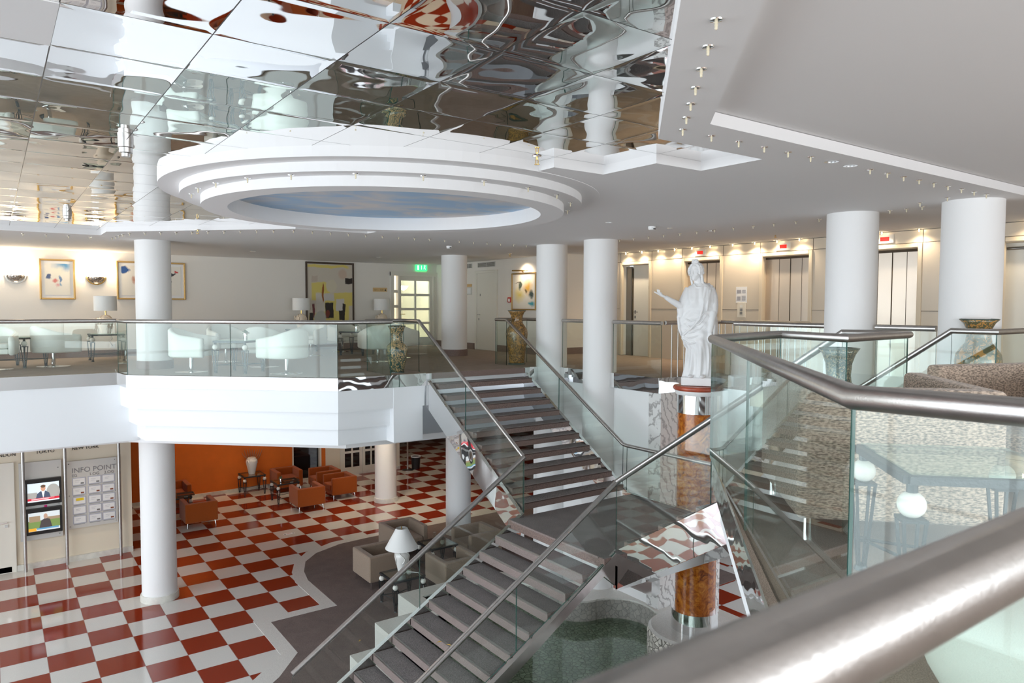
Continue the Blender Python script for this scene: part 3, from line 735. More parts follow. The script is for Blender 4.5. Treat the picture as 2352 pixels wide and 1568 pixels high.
# ------------------------------------------------------------------ burl column with the statue
BX, BY = 8.70, YC
t = thing('pedestal_column', 'amber burl column with chrome collars carrying the white statue', 'column', (BX, BY, LOW))
def seg(*prof): return MB().lathe([(r, z-LOW) for r, z in prof], 72)
seg((.72, LOW+.0), (.72, -3.86), (.70, -3.80)).build('pebble_plinth', PEBW, t, smooth=30)
seg((.70, -3.80), (.66, -3.77), (.1, -3.77)).build('plinth_cap', BORDER, t, smooth=30)
seg((.355, -3.77), (.355, -3.47), (.31, -3.47)).build('chrome_base', CHROMEP, t, smooth=30)
seg((.305, -3.47), (.305, -.44)).build('shaft', BURL, t, smooth=30)
seg((.318, -.44), (.318, -.165)).build('chrome_collar', CHROMEP, t, smooth=30)
seg((.325, -.165), (.345, -.13), (.345, -.10)).build('capital', WHITEM, t, smooth=30)
m = MB(); prof = [(.345+.032*cos(a)*1.0, -.065-.0+.036*sin(a)) for a in [-pi/2+pi*i/8 for i in range(9)]]
seg(*([(.30, -.10)] + prof + [(.2, -.028)])).build('red_marble_ring', MARBLETOP, t, smooth=60)

# ------------------------------------------------------------------ lift lobby wall (x = 12.2)
XW = 12.2
DOORS = [(11.58, 12.58, 'service'), (9.60, 10.68, 'lift'), (7.60, 8.72, 'lift'), (5.68, 6.80, 'lift'), (3.45, 4.58, 'white')]
m = MB(); ys = [2.0]
cuts = sorted(DOORS)
y = -5.0
for a, b, k in cuts: m.box(XW, XW+.3, y, a, 0, ZM); m.box(XW, XW+.3, a, b, 2.19, ZM); y = b
m.box(XW, XW+.3, y, 13.45, 0, ZM)
struct('wall_right', m, BEIGE, 'beige panelled wall of the lift lobby')
j = MB()
for a, b in ((-5, 13.4),): j.box(XW-.004, XW, a, b, 2.205, 2.213)
y = -5.0
for a, b, k in cuts + [(13.4, 13.4, '')]: j.box(XW-.004, XW, y, a, 1.10, 1.107); y = b
for a, b, k in cuts:
    for e in (a, b): j.box(XW-.004, XW, e-.004, e+.004, 2.2, ZM)
for yy in (13.0,): j.box(XW-.004, XW, yy-.004, yy+.004, .0, ZM)
struct('trim_4', j, GAP, 'dark joints of the beige wall panels')
def display(y, label):
    t = thing('floor_display', label, 'display', (XW, y, 2.30), 0, 'lift floor displays')
    MB().box(-.018, 0, -.15, .15, -.072, .072).build('plate', GREY, t, bevel=.006)
    MB().box(-.022, -.017, -.075, .075, -.035, .035).build('screen', plain('red_display', (.25, .01, .01), .2, emit=(.9, .03, .02), estr=.7), t)
n = 4
for a, b, k in sorted(DOORS, reverse=True):
    n += 1
    d = MB(); x0, x1 = XW+.16, XW+.19
    lab = {11.58: 'white service door left of the statue', 9.60: 'steel lift door behind the statue', 7.60: 'steel lift door between statue and right columns', 5.68: 'steel lift door between the two right columns', 3.45: 'white panel door at the right border'}[a]
    o = struct('door_%d' % n, MB().box(x0, x1, a+.02, b-.02, .0, 2.14) if k != 'service' else MB().box(x0, x1, 11.62, 12.32, 0, 2.125), LIFTST if k == 'lift' else DOORW, lab)
    fr = MB()
    w = .07
    for s, e in ((a-.0, a+w), (b-w, b)): fr.box(XW-.03, XW+.05, s, e, 0, 2.20)
    fr.box(XW-.03, XW+.05, a+w, b-w, 2.13, 2.20); fr.box(XW, XW+.2, a-.01, a+.02, 0, 2.13); fr.box(XW, XW+.2, b-.02, b+.01, 0, 2.13); fr.box(XW, XW+.2, a, b, 2.12, 2.15)
    fr.build('door_frame', BEIGEF, o, bevel=.012)
    if k == 'lift':
        g = MB(); q = (b-a-.16)/4
        for i, wd in ((1, .007), (2, .018), (3, .007)): g.box(x0-.004, x0, a+.08+q*i-wd/2, a+.08+q*i+wd/2, .0, 2.10)
        g.box(x0-.01, x0, a+.02, b-.02, 2.08, 2.14)
        g.build('door_joint', GAP, o)
        display((a+b)/2 + .05, 'steel floor display with red window above the ' + {9.6: 'lift door behind the statue', 7.6: 'lift door right of the statue', 5.68: 'lift door between the two right columns'}[a])
    if k == 'service':
        MB().box(x0-.05, x0+.03, 12.32, 12.5, 0, 2.1).build('door_lining', STEELD, o)
        MB().box(x0-.03, x0, 12.30, 12.34, 0, 2.06).build('door_edge', GAP, o)
        h = MB().tube([(x0, 12.24, 1.03), (x0-.05, 12.24, 1.03), (x0-.05, 12.12, 1.03)], .010)
        h.box(x0-.01, x0, 12.22, 12.26, .99, 1.07).box(x0-.01, x0, 12.22, 12.26, .88, .94).build('door_handle', STEELD, o)
        p = MB().sphere((x0-.004, 11.80, 1.66), .022, 10, 6, (.3, 1, 1)); p.prism([(x0-.006, 11.77), (x0-.001, 11.77), (x0-.001, 11.83), (x0-.006, 11.83)], 1.56, 1.64)
        p.build('restroom_symbol', GREY, o)
    if k == 'white':
        MB().tube([(x0-.03, a+.1, 2.04), (x0-.03, b-.05, 2.04)], .022, 10).build('closer_bar', STEELD, o, smooth=40)
# lift call panel and the notice above it
t = thing('call_panel', 'cream lift call panel with buttons under the paper notice', 'button panel', (XW, 9.13, 1.10))
MB().box(-.015, 0, -.10, .10, -.15, .15).build('plate', plain('cream_plate', (.80, .74, .62), .35), t, bevel=.005)
for i, z in enumerate((.075, .0, -.065)):
    MB().box(-.022, -.014, -.028, .028, z-.026, z+.026).build('button', STEELD if i else BALL, t)
t = thing('paper_notice', 'white printed paper notice taped above the lift call panel', 'notice', (XW, 9.14, 1.40))
MB().box(-.004, 0, -.13, .13, -.16, .16).build('sheet', PAPER, t)
m = MB()
for k in range(4): m.box(-.006, -.004, -.10, -.02, .09-.016*k, .097-.016*k)
for k in range(6): m.box(-.006, -.004, -.10, -.01, -.03-.016*k, -.022-.016*k)
m.box(-.006, -.004, .01, .11, .03, .10).box(-.006, -.004, .02, .10, -.11, -.03)
m.build('print', plain('grey_print', (.38, .38, .42), .8), t)

# ------------------------------------------------------------------ gallery doors and wall things
dG = glazed_door('door_10', 9.34, 10.42, 18.56, .01, 2.0, 2, 4, 'white glazed double door at the end of the gallery', back=TOPGLASS)
struct('trim_5', MB().box(9.06, 9.16, 18.44, 18.62, 0, 2.10).box(9.30, 9.345, 18.46, 18.6, 0, 2.02).box(10.42, 10.47, 18.46, 18.6, 0, 2.02).box(10.48, 10.55, 18.46, 18.6, 0, 2.1).box(9.06, 10.55, 18.45, 18.6, 2.0, 2.12)
       .box(9.16, 9.31, 18.5, 18.56, .0, .25).box(9.16, 9.31, 18.5, 18.56, .66, .74).box(9.16, 9.31, 18.5, 18.56, 1.10, 1.18).box(9.16, 9.31, 18.5, 18.56, 1.52, 1.60), DOORW, 'white frame with side lights of the glazed door')
struct('wall_back', MB().box(8.6, 8.7, 18.7, 22, 0, ZM).box(11.2, 11.3, 18.7, 22, 0, ZM).box(8.6, 11.3, 21.9, 22, 0, ZM).box(8.6, 11.3, 18.7, 22, -.1, 0), CREAM, 'cream corridor behind the glazed door')
MB().tube([(9.40, 18.52, .92), (9.40, 18.48, .92), (9.52, 18.48, .92)], .010).build('door_handle', BRASS, dG)
# corridor wall light seen through the panes
t = thing('wall_light', 'lit half-bowl wall light seen through the glazed gallery door', 'lamp', (10.55, 20.6, 1.74))
MB().lathe([(.02, -.10), (.10, -.05), (.16, .04)], 24).build('bowl', GLOW, t, smooth='all')
pl = bpy.data.lights.new('corridor_lamp', 'POINT'); pl.energy = 30; pl.color = WARM; pl.shadow_soft_size = .1
o = bpy.data.objects.new('corridor_lamp', pl); COL.objects.link(o); o.location = (10.2, 20.4, 2.0)
# plain door in the side wall
d = struct('door_11', MB().box(10.53, 10.56, 15.42, 16.28, .005, 2.02), DOORW, 'plain white door in the side wall beside the air grilles')
MB().box(10.50, 10.56, 15.33, 15.42, 0, 2.09).box(10.50, 10.56, 16.28, 16.37, 0, 2.09).box(10.50, 10.56, 15.42, 16.28, 2.02, 2.09).build('door_frame', DOORW, d, bevel=.008)
h = MB().tube([(10.53, 16.20, .93), (10.48, 16.20, .93), (10.48, 16.08, .93)], .010); h.box(10.52, 10.53, 16.18, 16.22, .78, .84); h.build('door_handle', STEEL, d)
MB().box(10.525, 10.53, 16.12, 16.15, 1.42, 1.48).build('room_number', STEELD, d)
def grille(y0, y1, label):
    t = thing('air_grille', label, 'grille', (10.55, (y0+y1)/2, 2.24), 0, 'air grilles of the side wall')
    w = (y1-y0)/2
    MB().box(-.012, 0, -w, w, -.065, .065).build('frame', GREY, t)
    m = MB()
    for k in range(6): m.box(-.016, -.011, -w+.015, -.012, -.052+.018*k, -.043+.018*k); m.box(-.016, -.011, .012, w-.015, -.052+.018*k, -.043+.018*k)
    m.build('slats', GAP, t)
grille(15.46, 16.28, 'wide double air grille above the plain white side door')
grille(16.56, 16.92, 'small air grille half hidden by the gallery column')
t = thing('door_notice', 'small framed notice with orange head on the wall beside the column', 'notice', (10.55, 16.70, 1.59))
MB().box(-.02, 0, -.12, .12, -.13, .08).build('frame', GREY, t); MB().box(-.022, -.019, -.09, .09, -.10, .05).build('sheet', PAPER, t)
MB().box(-.02, 0, -.12, .12, .085, .16).build('header', plain('tan_sign', (.66, .42, .18), .5), t)
t = thing('fire_alarm', 'red fire alarm call point beside the yellow picture', 'fire alarm', (10.55, 14.79, 1.315))
MB().box(-.04, 0, -.075, .075, -.065, .065).build('housing', REDPL, t, bevel=.008); MB().box(-.043, -.039, -.035, .035, -.045, .03).build('window', PAPER, t)
# exit sign
def text(s, loc, rot, size, mat, name, parent=None, extrude=.002, align='LEFT'):
    c = bpy.data.curves.new(name, 'FONT'); c.body = s; c.size = size; c.extrude = extrude; c.align_x = align
    o = bpy.data.objects.new(name, c); COL.objects.link(o)
    bpy.context.view_layer.update()
    me = bpy.data.meshes.new_from_object(o.evaluated_get(bpy.context.evaluated_depsgraph_get()))
    bpy.data.objects.remove(o); bpy.data.curves.remove(c)
    me.materials.clear(); me.materials.append(mat)
    q = bpy.data.objects.new(name, me); COL.objects.link(q); q.location = loc; q.rotation_euler = rot
    if parent: q.parent = parent
    return q
FR = (pi/2, 0, 0)          # text standing on a wall y = const, facing -y
t = thing('exit_sign', 'lit green emergency exit sign with running figure above the glazed door', 'exit sign', (10.04, 18.47, 2.255))
MB().box(-.175, .175, -.02, .03, -.095, .08).build('panel', plain('exit_green', (.02, .45, .12), .4, emit=(.03, .62, .16), estr=1.5), t)
EXW = plain('exit_symbol', (.9, 1, .7), .5, emit=(.85, 1, .6), estr=1.4)
m = MB(); m.box(-.14, -.095, -.024, -.02, -.07, .05).box(-.012, .0, -.024, -.02, -.06, .05)
m.sphere((.10, -.022, .05), .014, 8, 6, (1, .2, 1)); m.bar((.095, -.022, .035), (.085, -.022, -.015), .022, .003)
m.bar((.085, -.022, -.012), (.055, -.022, -.05), .012, .003).bar((.088, -.022, -.012), (.118, -.022, -.035), .012, .003).bar((.118, -.022, -.035), (.108, -.022, -.066), .012, .003)
m.bar((.092, -.022, .03), (.06, -.022, .005), .010, .003).bar((.095, -.022, .03), (.128, -.022, .012), .010, .003)
m.build('symbol', EXW, t)
MB().box(-.16, .16, -.02, .03, .08, .095).build('mount', WHITEM, t)
t = thing('room_sign', 'tan room number sign left of the glazed gallery door', 'sign', (8.75, 18.49, 1.60))
MB().box(-.21, .21, -.012, .0, -.055, .055).build('plate', plain('tan_plate', (.72, .50, .24), .5), t)
SIGNT = plain('sign_lettering', (.42, .26, .10), .5)
text('101 - 120', (-.19, -.014, -.03), FR, .075, SIGNT, 'lettering', t)
MB().add([(.135, -.014, -.03), (.185, -.014, -.03), (.16, -.014, .03)], [(0, 1, 2)]).build('arrow', BLACKM, t)
# socket
t = thing('wall_socket', 'white double wall socket behind the lamp table', 'socket', (2.19, 18.5, .24))
MB().box(-.05, .05, -.012, 0, -.045, .045).build('plate', WHITEM, t, bevel=.005); MB().lathe([(.02, 0), (.02, .002)], 12).build('plug', GREY, t).rotation_euler = (pi/2, 0, 0)

# pictures -------------------------------------------------------------
def painting(name, base, blobs, streak=1.6):
    """abstract painting in the picture's own coordinates: soft blobs of paint, blobs = (x, z, sx, sz, colour, hardness)"""
    m, nt, b, out = newmat(name); N = nt.nodes; L = nt.links
    tc = N.new('ShaderNodeTexCoord'); t = N.new('ShaderNodeTexNoise'); t.inputs['Scale'].default_value = 4.5; t.inputs['Detail'].default_value = 5
    L.new(tc.outputs['Generated'], t.inputs['Vector'])
    sub = N.new('ShaderNodeVectorMath'); sub.operation = 'SUBTRACT'; L.new(t.outputs['Color'], sub.inputs[0]); sub.inputs[1].default_value = (.5, .5, .5)
    sc = N.new('ShaderNodeVectorMath'); sc.operation = 'SCALE'; sc.inputs[3].default_value = .16*streak; L.new(sub.outputs[0], sc.inputs[0])
    ad = N.new('ShaderNodeVectorMath'); ad.operation = 'ADD'; L.new(tc.outputs['Generated'], ad.inputs[0]); L.new(sc.outputs[0], ad.inputs[1])
    sx = N.new('ShaderNodeSeparateXYZ'); L.new(ad.outputs[0], sx.inputs[0])
    col = base
    for x, z, rx, rz, c, hard in blobs:
        dx = mathn(nt, 'ABSOLUTE', mathn(nt, 'DIVIDE', mathn(nt, 'SUBTRACT', sx.outputs['X'], x), rx))
        dz = mathn(nt, 'ABSOLUTE', mathn(nt, 'DIVIDE', mathn(nt, 'SUBTRACT', sx.outputs['Z'], z), rz))
        d = mathn(nt, 'MAXIMUM', dx, dz) if hard > 5 else mathn(nt, 'SQRT', mathn(nt, 'ADD', mathn(nt, 'MULTIPLY', dx, dx), mathn(nt, 'MULTIPLY', dz, dz)))
        f = nt.nodes.new('ShaderNodeClamp'); L.new(mathn(nt, 'MULTIPLY', mathn(nt, 'SUBTRACT', 1, d), hard), f.inputs[0])
        col = mixc(nt, f.outputs[0], col, c)
    L.new(col, b.inputs['Base Color']); b.inputs['Roughness'].default_value = .55
    return m
def picture(label, x0, x1, z0, z1, mat, frame=GOLDF, fw=.038, mount=.06, y=18.5):
    cx, cz = (x0+x1)/2, (z0+z1)/2; w, h = (x1-x0)/2, (z1-z0)/2
    t = thing('framed_picture', label, 'picture', (cx, y, cz))
    m = MB(); m.box(-w, -w+fw, -.045, 0, -h, h).box(w-fw, w, -.045, 0, -h, h).box(-w+fw, w-fw, -.045, 0, -h, -h+fw).box(-w+fw, w-fw, -.045, 0, h-fw, h)
    m.build('frame', frame, t, bevel=.01)
    if mount: MB().box(-w+fw, w-fw, -.02, -.005, -h+fw, h-fw).build('mount', PAPER, t)
    k = fw + mount; MB().box(-w+k, w-k, -.026, -.018, -h+k, h-k).build('canvas', mat, t)
    return t
CRM = (.78, .75, .68)
picture('gold-framed abstract in blue and rose between the two wall lights', .84, 1.50, 1.27, 2.14,
        painting('paint_blue_rose', CRM, [(.75, .95, .55, .25, (.12, .32, .55), 1.2), (.5, .75, .35, .25, (.80, .78, .68), 1.6), (.16, .58, .14, .10, (.08, .12, .24), 2.5), (.62, .52, .07, .16, (.16, .26, .44), 2), (.40, .46, .14, .10, (.62, .22, .20), 1.8), (.60, .32, .08, .08, (.22, .36, .5), 1.6), (.48, .30, .1, .07, (.70, .36, .36), 1.3)]))
picture('gold-framed abstract mostly hidden behind the gallery column at its left edge', 2.30, 2.98, 1.28, 2.15,
        painting('paint_deep_blue', CRM, [(.1, .85, .3, .14, (.02, .08, .26), 3), (.6, .5, .2, .2, (.5, .2, .12), 1.5)]))
picture('gold-framed abstract in black, red and ochre right of the gallery column', 3.06, 3.74, 1.28, 2.15,
        painting('paint_black_red', CRM, [(.38, .88, .22, .10, (.75, .22, .18), 1.5), (.42, .70, .22, .10, (.02, .02, .03), 2.6), (.30, .62, .10, .2, (.65, .42, .10), 1.6), (.62, .74, .20, .04, (.03, .03, .04), 2.5), (.80, .80, .12, .05, (.55, .06, .06), 2.2), (.52, .52, .06, .16, (.04, .03, .05), 2.4)]))
YL = (.72, .60, .17); DK = (.03, .022, .018); PG = (.62, .56, .47)
picture('very tall dark-framed abstract in yellow, grey and black', 6.64, 7.98, .28, 2.30,
        painting('paint_yellow_black', PG, [(.30, .62, .22, .13, YL, 8), (.45, .97, .5, .02, YL, 6), (.60, .40, .34, .20, YL, 9), (.80, .52, .22, .10, YL, 9), (.42, .14, .40, .20, YL, 9), (.10, .10, .08, .22, YL, 9), (.78, .86, .12, .08, (.60, .46, .36), 2.5), (.52, .70, .14, .10, (.66, .60, .46), 5), (.16, .80, .07, .05, (.55, .46, .38), 6),
         (.28, .47, .10, .14, (.66, .62, .55), 6), (.48, .545, .12, .05, (.64, .61, .57), 7), (.72, .44, .10, .09, (.66, .63, .60), 9), (.93, .77, .09, .045, DK, 10), (.34, .60, .022, .13, (.34, .11, .02), 5), (.47, .36, .095, .115, DK, 9), (.43, .31, .05, .06, (.20, .04, .02), 5), (.76, .30, .07, .07, DK, 9), (.81, .40, .03, .06, DK, 7), (.13, .36, .03, .10, (.18, .05, .05), 6), (.27, .25, .14, .12, (.50, .50, .44), 5), (.08, .24, .05, .10, DK, 9), (.15, .14, .07, .04, (.12, .20, .06), 5), (.85, .08, .17, .07, (.07, .03, .025), 10)], .55), frame=plain('dark_wood_frame', (.07, .045, .03), .4), fw=.05, mount=0)
# yellow picture on the side wall (x = 10.55): build facing -y, then turn
t = picture('gold-framed yellow and turquoise abstract under a lit picture light', -.50, .50, 1.06, 1.97,
        painting('paint_gold_teal', (.80, .76, .68), [(.30, .40, .30, .26, (.78, .62, .12), 1.0), (.70, .62, .25, .28, (.72, .42, .08), 1.2), (.34, .68, .08, .14, (.10, .13, .10), 2.0), (.24, .76, .16, .02, (.10, .08, .05), 2.0), (.60, .52, .06, .10, (.18, .12, .05), 1.8), (.86, .42, .12, .14, (.05, .08, .08), 1.8), (.86, .14, .16, .10, (.06, .36, .44), 1.6)]), fw=.035, mount=.02)
t.location = (10.55, 14.20, 1.515); t.rotation_euler = (0, 0, -pi/2)
t = thing('picture_light', 'brass picture light shining on the yellow abstract', 'lamp', (10.55, 14.24, 2.02))
MB().tube([(0, 0, -.03), (-.10, 0, .0)], .008).build('arm', BRASS, t); MB().tube([(-.12, -.30, -.01), (-.12, .30, .01)], .018, 12).build('lamp_tube', BRASS, t, smooth=40)
spot('picture_light_beam', (10.30, 14.1, 2.10), (10.55, 14.1, 1.85), 14, WARM, 140, .9, .05)

# wall lights --------------------------------------------------------------
def sconce(x, label, power, lit):
    t = thing('wall_light', label, 'lamp', (x, 18.5, 1.78), 0, 'half-bowl wall lights')
    rows = []
    for i in range(9):
        a = -pi/2 + (pi/2)*i/8; r = .155*cos(a); z = .135*sin(a)
        rows.append([(r*cos(pi + pi*k/20), r*.75*sin(pi + pi*k/20), z) for k in range(21)])
    m = MB(); m.grid(rows[1:], closed=False, caps=False); m.build('bowl', plain('mirrored_glass_bowl', (.5, .46, .44), .12, .9, bump=(26, .02)), t, smooth='all')
    rows = [[((.19 + .0*i)*cos(pi + pi*k/20), (-.012 if i else -.0) + .19*.02*sin(pi + pi*k/20), .17*sin(pi + pi*k/20)) for k in range(21)] for i in range(2)]
    m = MB()
    pts = [(.178*cos(pi + pi*k/24), -.012, .165*sin(pi + pi*k/24)) for k in range(25)]
    m.tube(pts, .016, 8); m.build('rim', BRASS if lit else PORC, t, smooth='all')
    MB().sphere((0, -.07, .01), .045, 12, 8).build('bulb', LAMPGL, t, smooth='all')
    l = bpy.data.lights.new('wall_light_glow', 'POINT'); l.energy = power; l.color = WARM; l.shadow_soft_size = .06
    o = bpy.data.objects.new('wall_light_glow', l); COL.objects.link(o); o.location = (x, 18.36, 1.90)
sconce(.43, 'half-bowl mirrored wall light at the left border, left of the blue and rose picture', 12, False)
sconce(1.90, 'half-bowl mirrored wall light with warm glow right of the blue and rose picture', 18, True)

# ------------------------------------------------------------------ info boards in the lobby
YI = 17.79
for x, lab in ((.43, 'left steel pole running from floor to ceiling by the white door'), (1.16, 'middle steel pole between the screens and the info board'), (2.16, 'right steel pole at the edge of the info board')):
    tag(MB().tube([(x, 17.66, LOW), (x, 17.66, -1.25)], .032, 14).build('steel_pole', STEEL, smooth=40), lab, 'pole', 'steel poles of the info wall')
t = thing('screen_board', 'grey wall board carrying two news screens', 'board', (.76, YI, -2.9))
MB().box(-.40, .34, -.03, .04, -.80, .82).build('board', GREY, t)
m = MB()
for x in (-.34, .28):
    for z in (-.74, -.10, .66): m.sphere((x, -.032, z), .012, 8, 6)
m.build('screw', STEELD, t)
MB().box(.02, .07, -.036, -.03, -.14, -.10).build('pink_sticker', plain('pink_sticker', (.75, .02, .22), .5), t)
def screen(zc, label, news):
    t = thing('wall_screen', label, 'screen', (.76, YI-.05, zc))
    MB().box(-.31, .33, -.06, .06, -.27, .27).build('housing', BLACKM, t, bevel=.01)
    # the picture on the screen, in flat strips and figures
    def fl(name, col, fn, e=.75):
        m = MB(); fn(m); m.build(name, plain(name, col, .4, emit=col, estr=e*.6), t)
    Y = -.062
    R = lambda m, x0, x1, z0, z1, d=0: m.box(x0, x1, Y-.001-d, Y, z0, z1)
    def disc(m, cx, cz, rx, rz, d, n=20): m.add([(cx+rx*cos(2*pi*k/n), Y-d, cz+rz*sin(2*pi*k/n)) for k in range(n)], [tuple(range(n))])
    fl('screen_picture', (.62, .72, .78) if news else (.55, .60, .62), lambda m: R(m, -.265, .285, -.195, .19))
    if news:
        fl('screen_skyline', (.34, .34, .32), lambda m: (R(m, -.265, -.10, -.16, .0, .001), disc(m, .18, -.02, .12, .17, .0025)))
        fl('screen_jacket', (.06, .08, .13), lambda m: m.add([(-.13, Y-.004, -.15), (.14, Y-.004, -.15), (.11, Y-.004, -.03), (.045, Y-.004, .02), (-.035, Y-.004, .02), (-.10, Y-.004, -.03)], [(0, 1, 2, 3, 4, 5)]))
        fl('screen_shirt', (.75, .78, .82), lambda m: m.add([(-.025, Y-.005, .02), (.035, Y-.005, .02), (.005, Y-.005, -.14)], [(0, 1, 2)]))
        fl('screen_face', (.55, .30, .20), lambda m: disc(m, .005, .075, .042, .062, .006))
        fl('screen_hair', (.12, .07, .04), lambda m: disc(m, .005, .118, .044, .03, .0065))
        fl('screen_banner', (.55, .02, .04), lambda m: R(m, -.265, .285, -.165, -.12, .007))
        fl('screen_caption', (.75, .75, .76), lambda m: (R(m, -.22, .24, -.19, -.172, .007), R(m, -.2, .1, -.15, -.143, .008), R(m, -.2, .2, -.137, -.130, .008)))
    else:
        fl('screen_lawn', (.16, .24, .07), lambda m: R(m, -.265, .285, -.14, .02, .001))
        fl('screen_trees', (.30, .22, .14), lambda m: (R(m, .06, .285, .02, .08, .001), R(m, -.25, -.06, .0, .12, .002)))
        fl('screen_coat', (.06, .05, .05), lambda m: m.add([(-.08, Y-.004, -.14), (.15, Y-.004, -.14), (.11, Y-.004, .03), (.03, Y-.004, .06), (-.04, Y-.004, .02)], [(0, 1, 2, 3, 4)]))
        fl('screen_face', (.42, .27, .2), lambda m: disc(m, .035, .10, .035, .055, .005))
        fl('screen_banner', (.75, .34, .03), lambda m: R(m, -.265, -.13, -.19, -.13, .006))
        fl('screen_caption', (.10, .28, .45), lambda m: R(m, -.12, .26, -.165, -.135, .006))
screen(-2.70, 'upper black wall screen showing a newsreader in a suit', True)
screen(-3.31, 'lower black wall screen showing a man on a lawn', False)
t = thing('info_board', 'grey info board with rows of framed cards right of the screens', 'board', (1.66, YI, -2.88))
MB().box(-.47, .47, -.03, .04, -.71, .73).build('board', GREY, t)
SILV = plain('silver_lettering', (.42, .42, .44), .25, .9); CARDF = plain('card_frame', (.46, .47, .55), .4)
text('INFO POINT', (-.38, -.034, .48), FR, .150, SILV, 'headline', t, .004)
for s, x in (('EG', -.38), ('1.OG', -.06), ('2.OG', .22)): text(s, (x, -.034, .395), FR, .085, SILV, 'lettering', t, .003)
m = MB()
for x in (-.43, .43):
    for z in (-.66, .0, .68): m.sphere((x, -.032, z), .011, 8, 6)
m.build('screw', STEELD, t)
for c, x in enumerate((-.25, .04, .30)):
    for r in range(5):
        z = .28 - .205*r
        f = relm(MB().box(x-.125, x+.125, -.040, -.03, z-.075, z+.095), (0, 0, 0)).build('card_frame', CARDF, t)
        MB().box(x-.108, x+.108, -.043, -.039, z-.058, z+.078).build('card', PAPER, f)
        m = MB(); m.box(x-.07, x+.02, -.045, -.042, z+.03, z+.036).box(x-.07, x-.0, -.045, -.042, z+.0, z+.006)
        m.build('print', plain('card_print', (.45, .45, .5), .7), f)
        if c == 0 and r == 2: MB().box(x-.06, x+.08, -.046, -.042, z+.01, z+.065).build('yellow_label', plain('yellow_label', (.85, .62, .02), .5), f)
        elif not (c == 0 and r > 2) and not (c == 2 and r == 0): MB().box(x+.03, x+.09, -.045, -.042, z-.045, z-.015).build('logo', STEELD if c < 2 and r != 1 else plain('logo_brown', (.25, .08, .04), .6), f)
        MB().box(x-.11, x+.09, -.036, -.03, z-.097, z-.083).build('caption', plain('caption_grey', (.36, .36, .36), .6), f)
LETTER = plain('black_lettering', (.02, .02, .02), .4)
for s, x in (('LONDON', -.10), ('TOKYO', .66), ('NEW YORK', 1.30)):
    tag(text(s, (x, 17.845, -1.925), FR, .095, LETTER, 'wall_lettering', None, .004), 'black wall lettering %s above the info wall' % s, 'lettering', 'city names on the info wall')
# a zebra-striped print on the orange wall above the white vase
m = MB(); zeb = MB()
for k in range(9):
    a = -.75 + 1.5*k/8
    pts = [(.06*sin(a*1.2) + .34*a*(.25 + .75*s), -.003, -.18 + .40*s*cos(a*.8) + .03*sin(6*s + k)) for s in [i/9 for i in range(10)]]
    zeb.tube([(p[0], p[1], p[2]) for p in pts], [.005 + .013*sin(pi*min(.98, max(.04, i/9))) for i in range(10)], 6)
o = zeb.build('wall_decoration', plain('zebra_relief', (.50, .20, .09), .6)); o.location = (6.16, 21.78, -3.30)
tag(o, 'zebra-striped relief on the orange wall above the white vase', 'wall decoration')

# ------------------------------------------------------------------ ceiling spotlights
def make_spot(label, group, bulb=BULB):
    t = thing('spotlight', label, 'spotlight', (0, 0, 0), 0, group)
    MB().lathe([(.028, 0), (.026, -.005), (.011, -.008)], 20).build('rose', CHROMEP, t, smooth=50)
    MB().lathe([(.006, -.006), (.008, -.012), (.006, -.018), (.008, -.024), (.006, -.030), (.007, -.037), (.003, -.042)], 10).build('bulb', bulb, t, smooth='all')
    return t
proto = {}
def spots(pts, z, where, group, first=True, lit=False):
    key = lit
    for i, (x, y) in enumerate(pts):
        num = ORD[i] if i < 20 else 'twenty-' + ORD[i-20]
        lab = '%s %s spotlight %s' % (num, 'glowing' if lit else 'small chrome', where)
        if key not in proto: proto[key] = make_spot(lab, group, LAMPGL if lit else BULB); proto[key].location = (x, y, z)
        else: dup(proto[key], (x, y, z), 0, lab, group)
def line(a, b, n): return [(a[0]+(b[0]-a[0])*i/(n-1), a[1]+(b[1]-a[1])*i/(n-1)) for i in range(n)]
spots(line((2.42, 1.96), (3.73, 3.28), 7), ZS, 'from the upper border in the slanting row beside the mirror ceiling', 'spotlights of the slanting right row')
spots(line((4.02, 3.28), (5.20, 3.28), 5) + line((6.08, 3.28), (8.36, 3.28), 9), ZS, 'from the corner in the long row under the raised ceiling', 'spotlights of the long right row')
spots([(8.28, 3.62), (8.45, 3.98), (8.78, 4.11), (8.82, 4.50), (8.85, 4.32)], ZS, 'in the cluster above the two right columns', 'spotlights above the right columns')
spots(line((8.95, 5.50), (8.95, 9.27), 12), ZS, 'from the right in the row above the statue', 'spotlights of the row above the statue')
spots(line((3.85, 11.22), (8.68, 11.22), 17), ZS, 'from the left in the row above the left stair head', 'spotlights of the row above the left stair head')
spots(line((1.86, 13.30), (3.60, 11.42), 10), ZS, 'from the left in the slanting row before the gallery column', 'spotlights of the slanting left row')
spots(line((.45, 14.45), (1.41, 14.45), 4) + line((1.74, 14.4), (1.80, 13.6), 4), ZS, 'from the left border in the row before the back wall', 'spotlights of the far left row')
spots([(CX + 1.98*cos(radians(a)), YC + 1.98*sin(radians(a))) for a in [-28, -46, -62, -77, -92, -108, -124, -140, -153, -166, -178, 170]], 2.245, 'from the right on the round ceiling feature', 'spotlights of the round ceiling feature')
LY = [12.31, 11.80, 11.30, 10.82, 10.34, 9.86, 9.30, 8.78, 8.29, 7.82, 6.30, 5.70, 4.14]
spots([(12.10, y) for y in LY], ZM+.006, 'from the left above the lift doors', 'glowing spotlights above the lift doors', lit=True)
for y in LY:
    spot('lift_spot_beam', (12.04, y, ZM-.03), (12.15, y, 0), 13 if abs(y-8.78) > .1 else 24, WARM, 140, .9, .02)
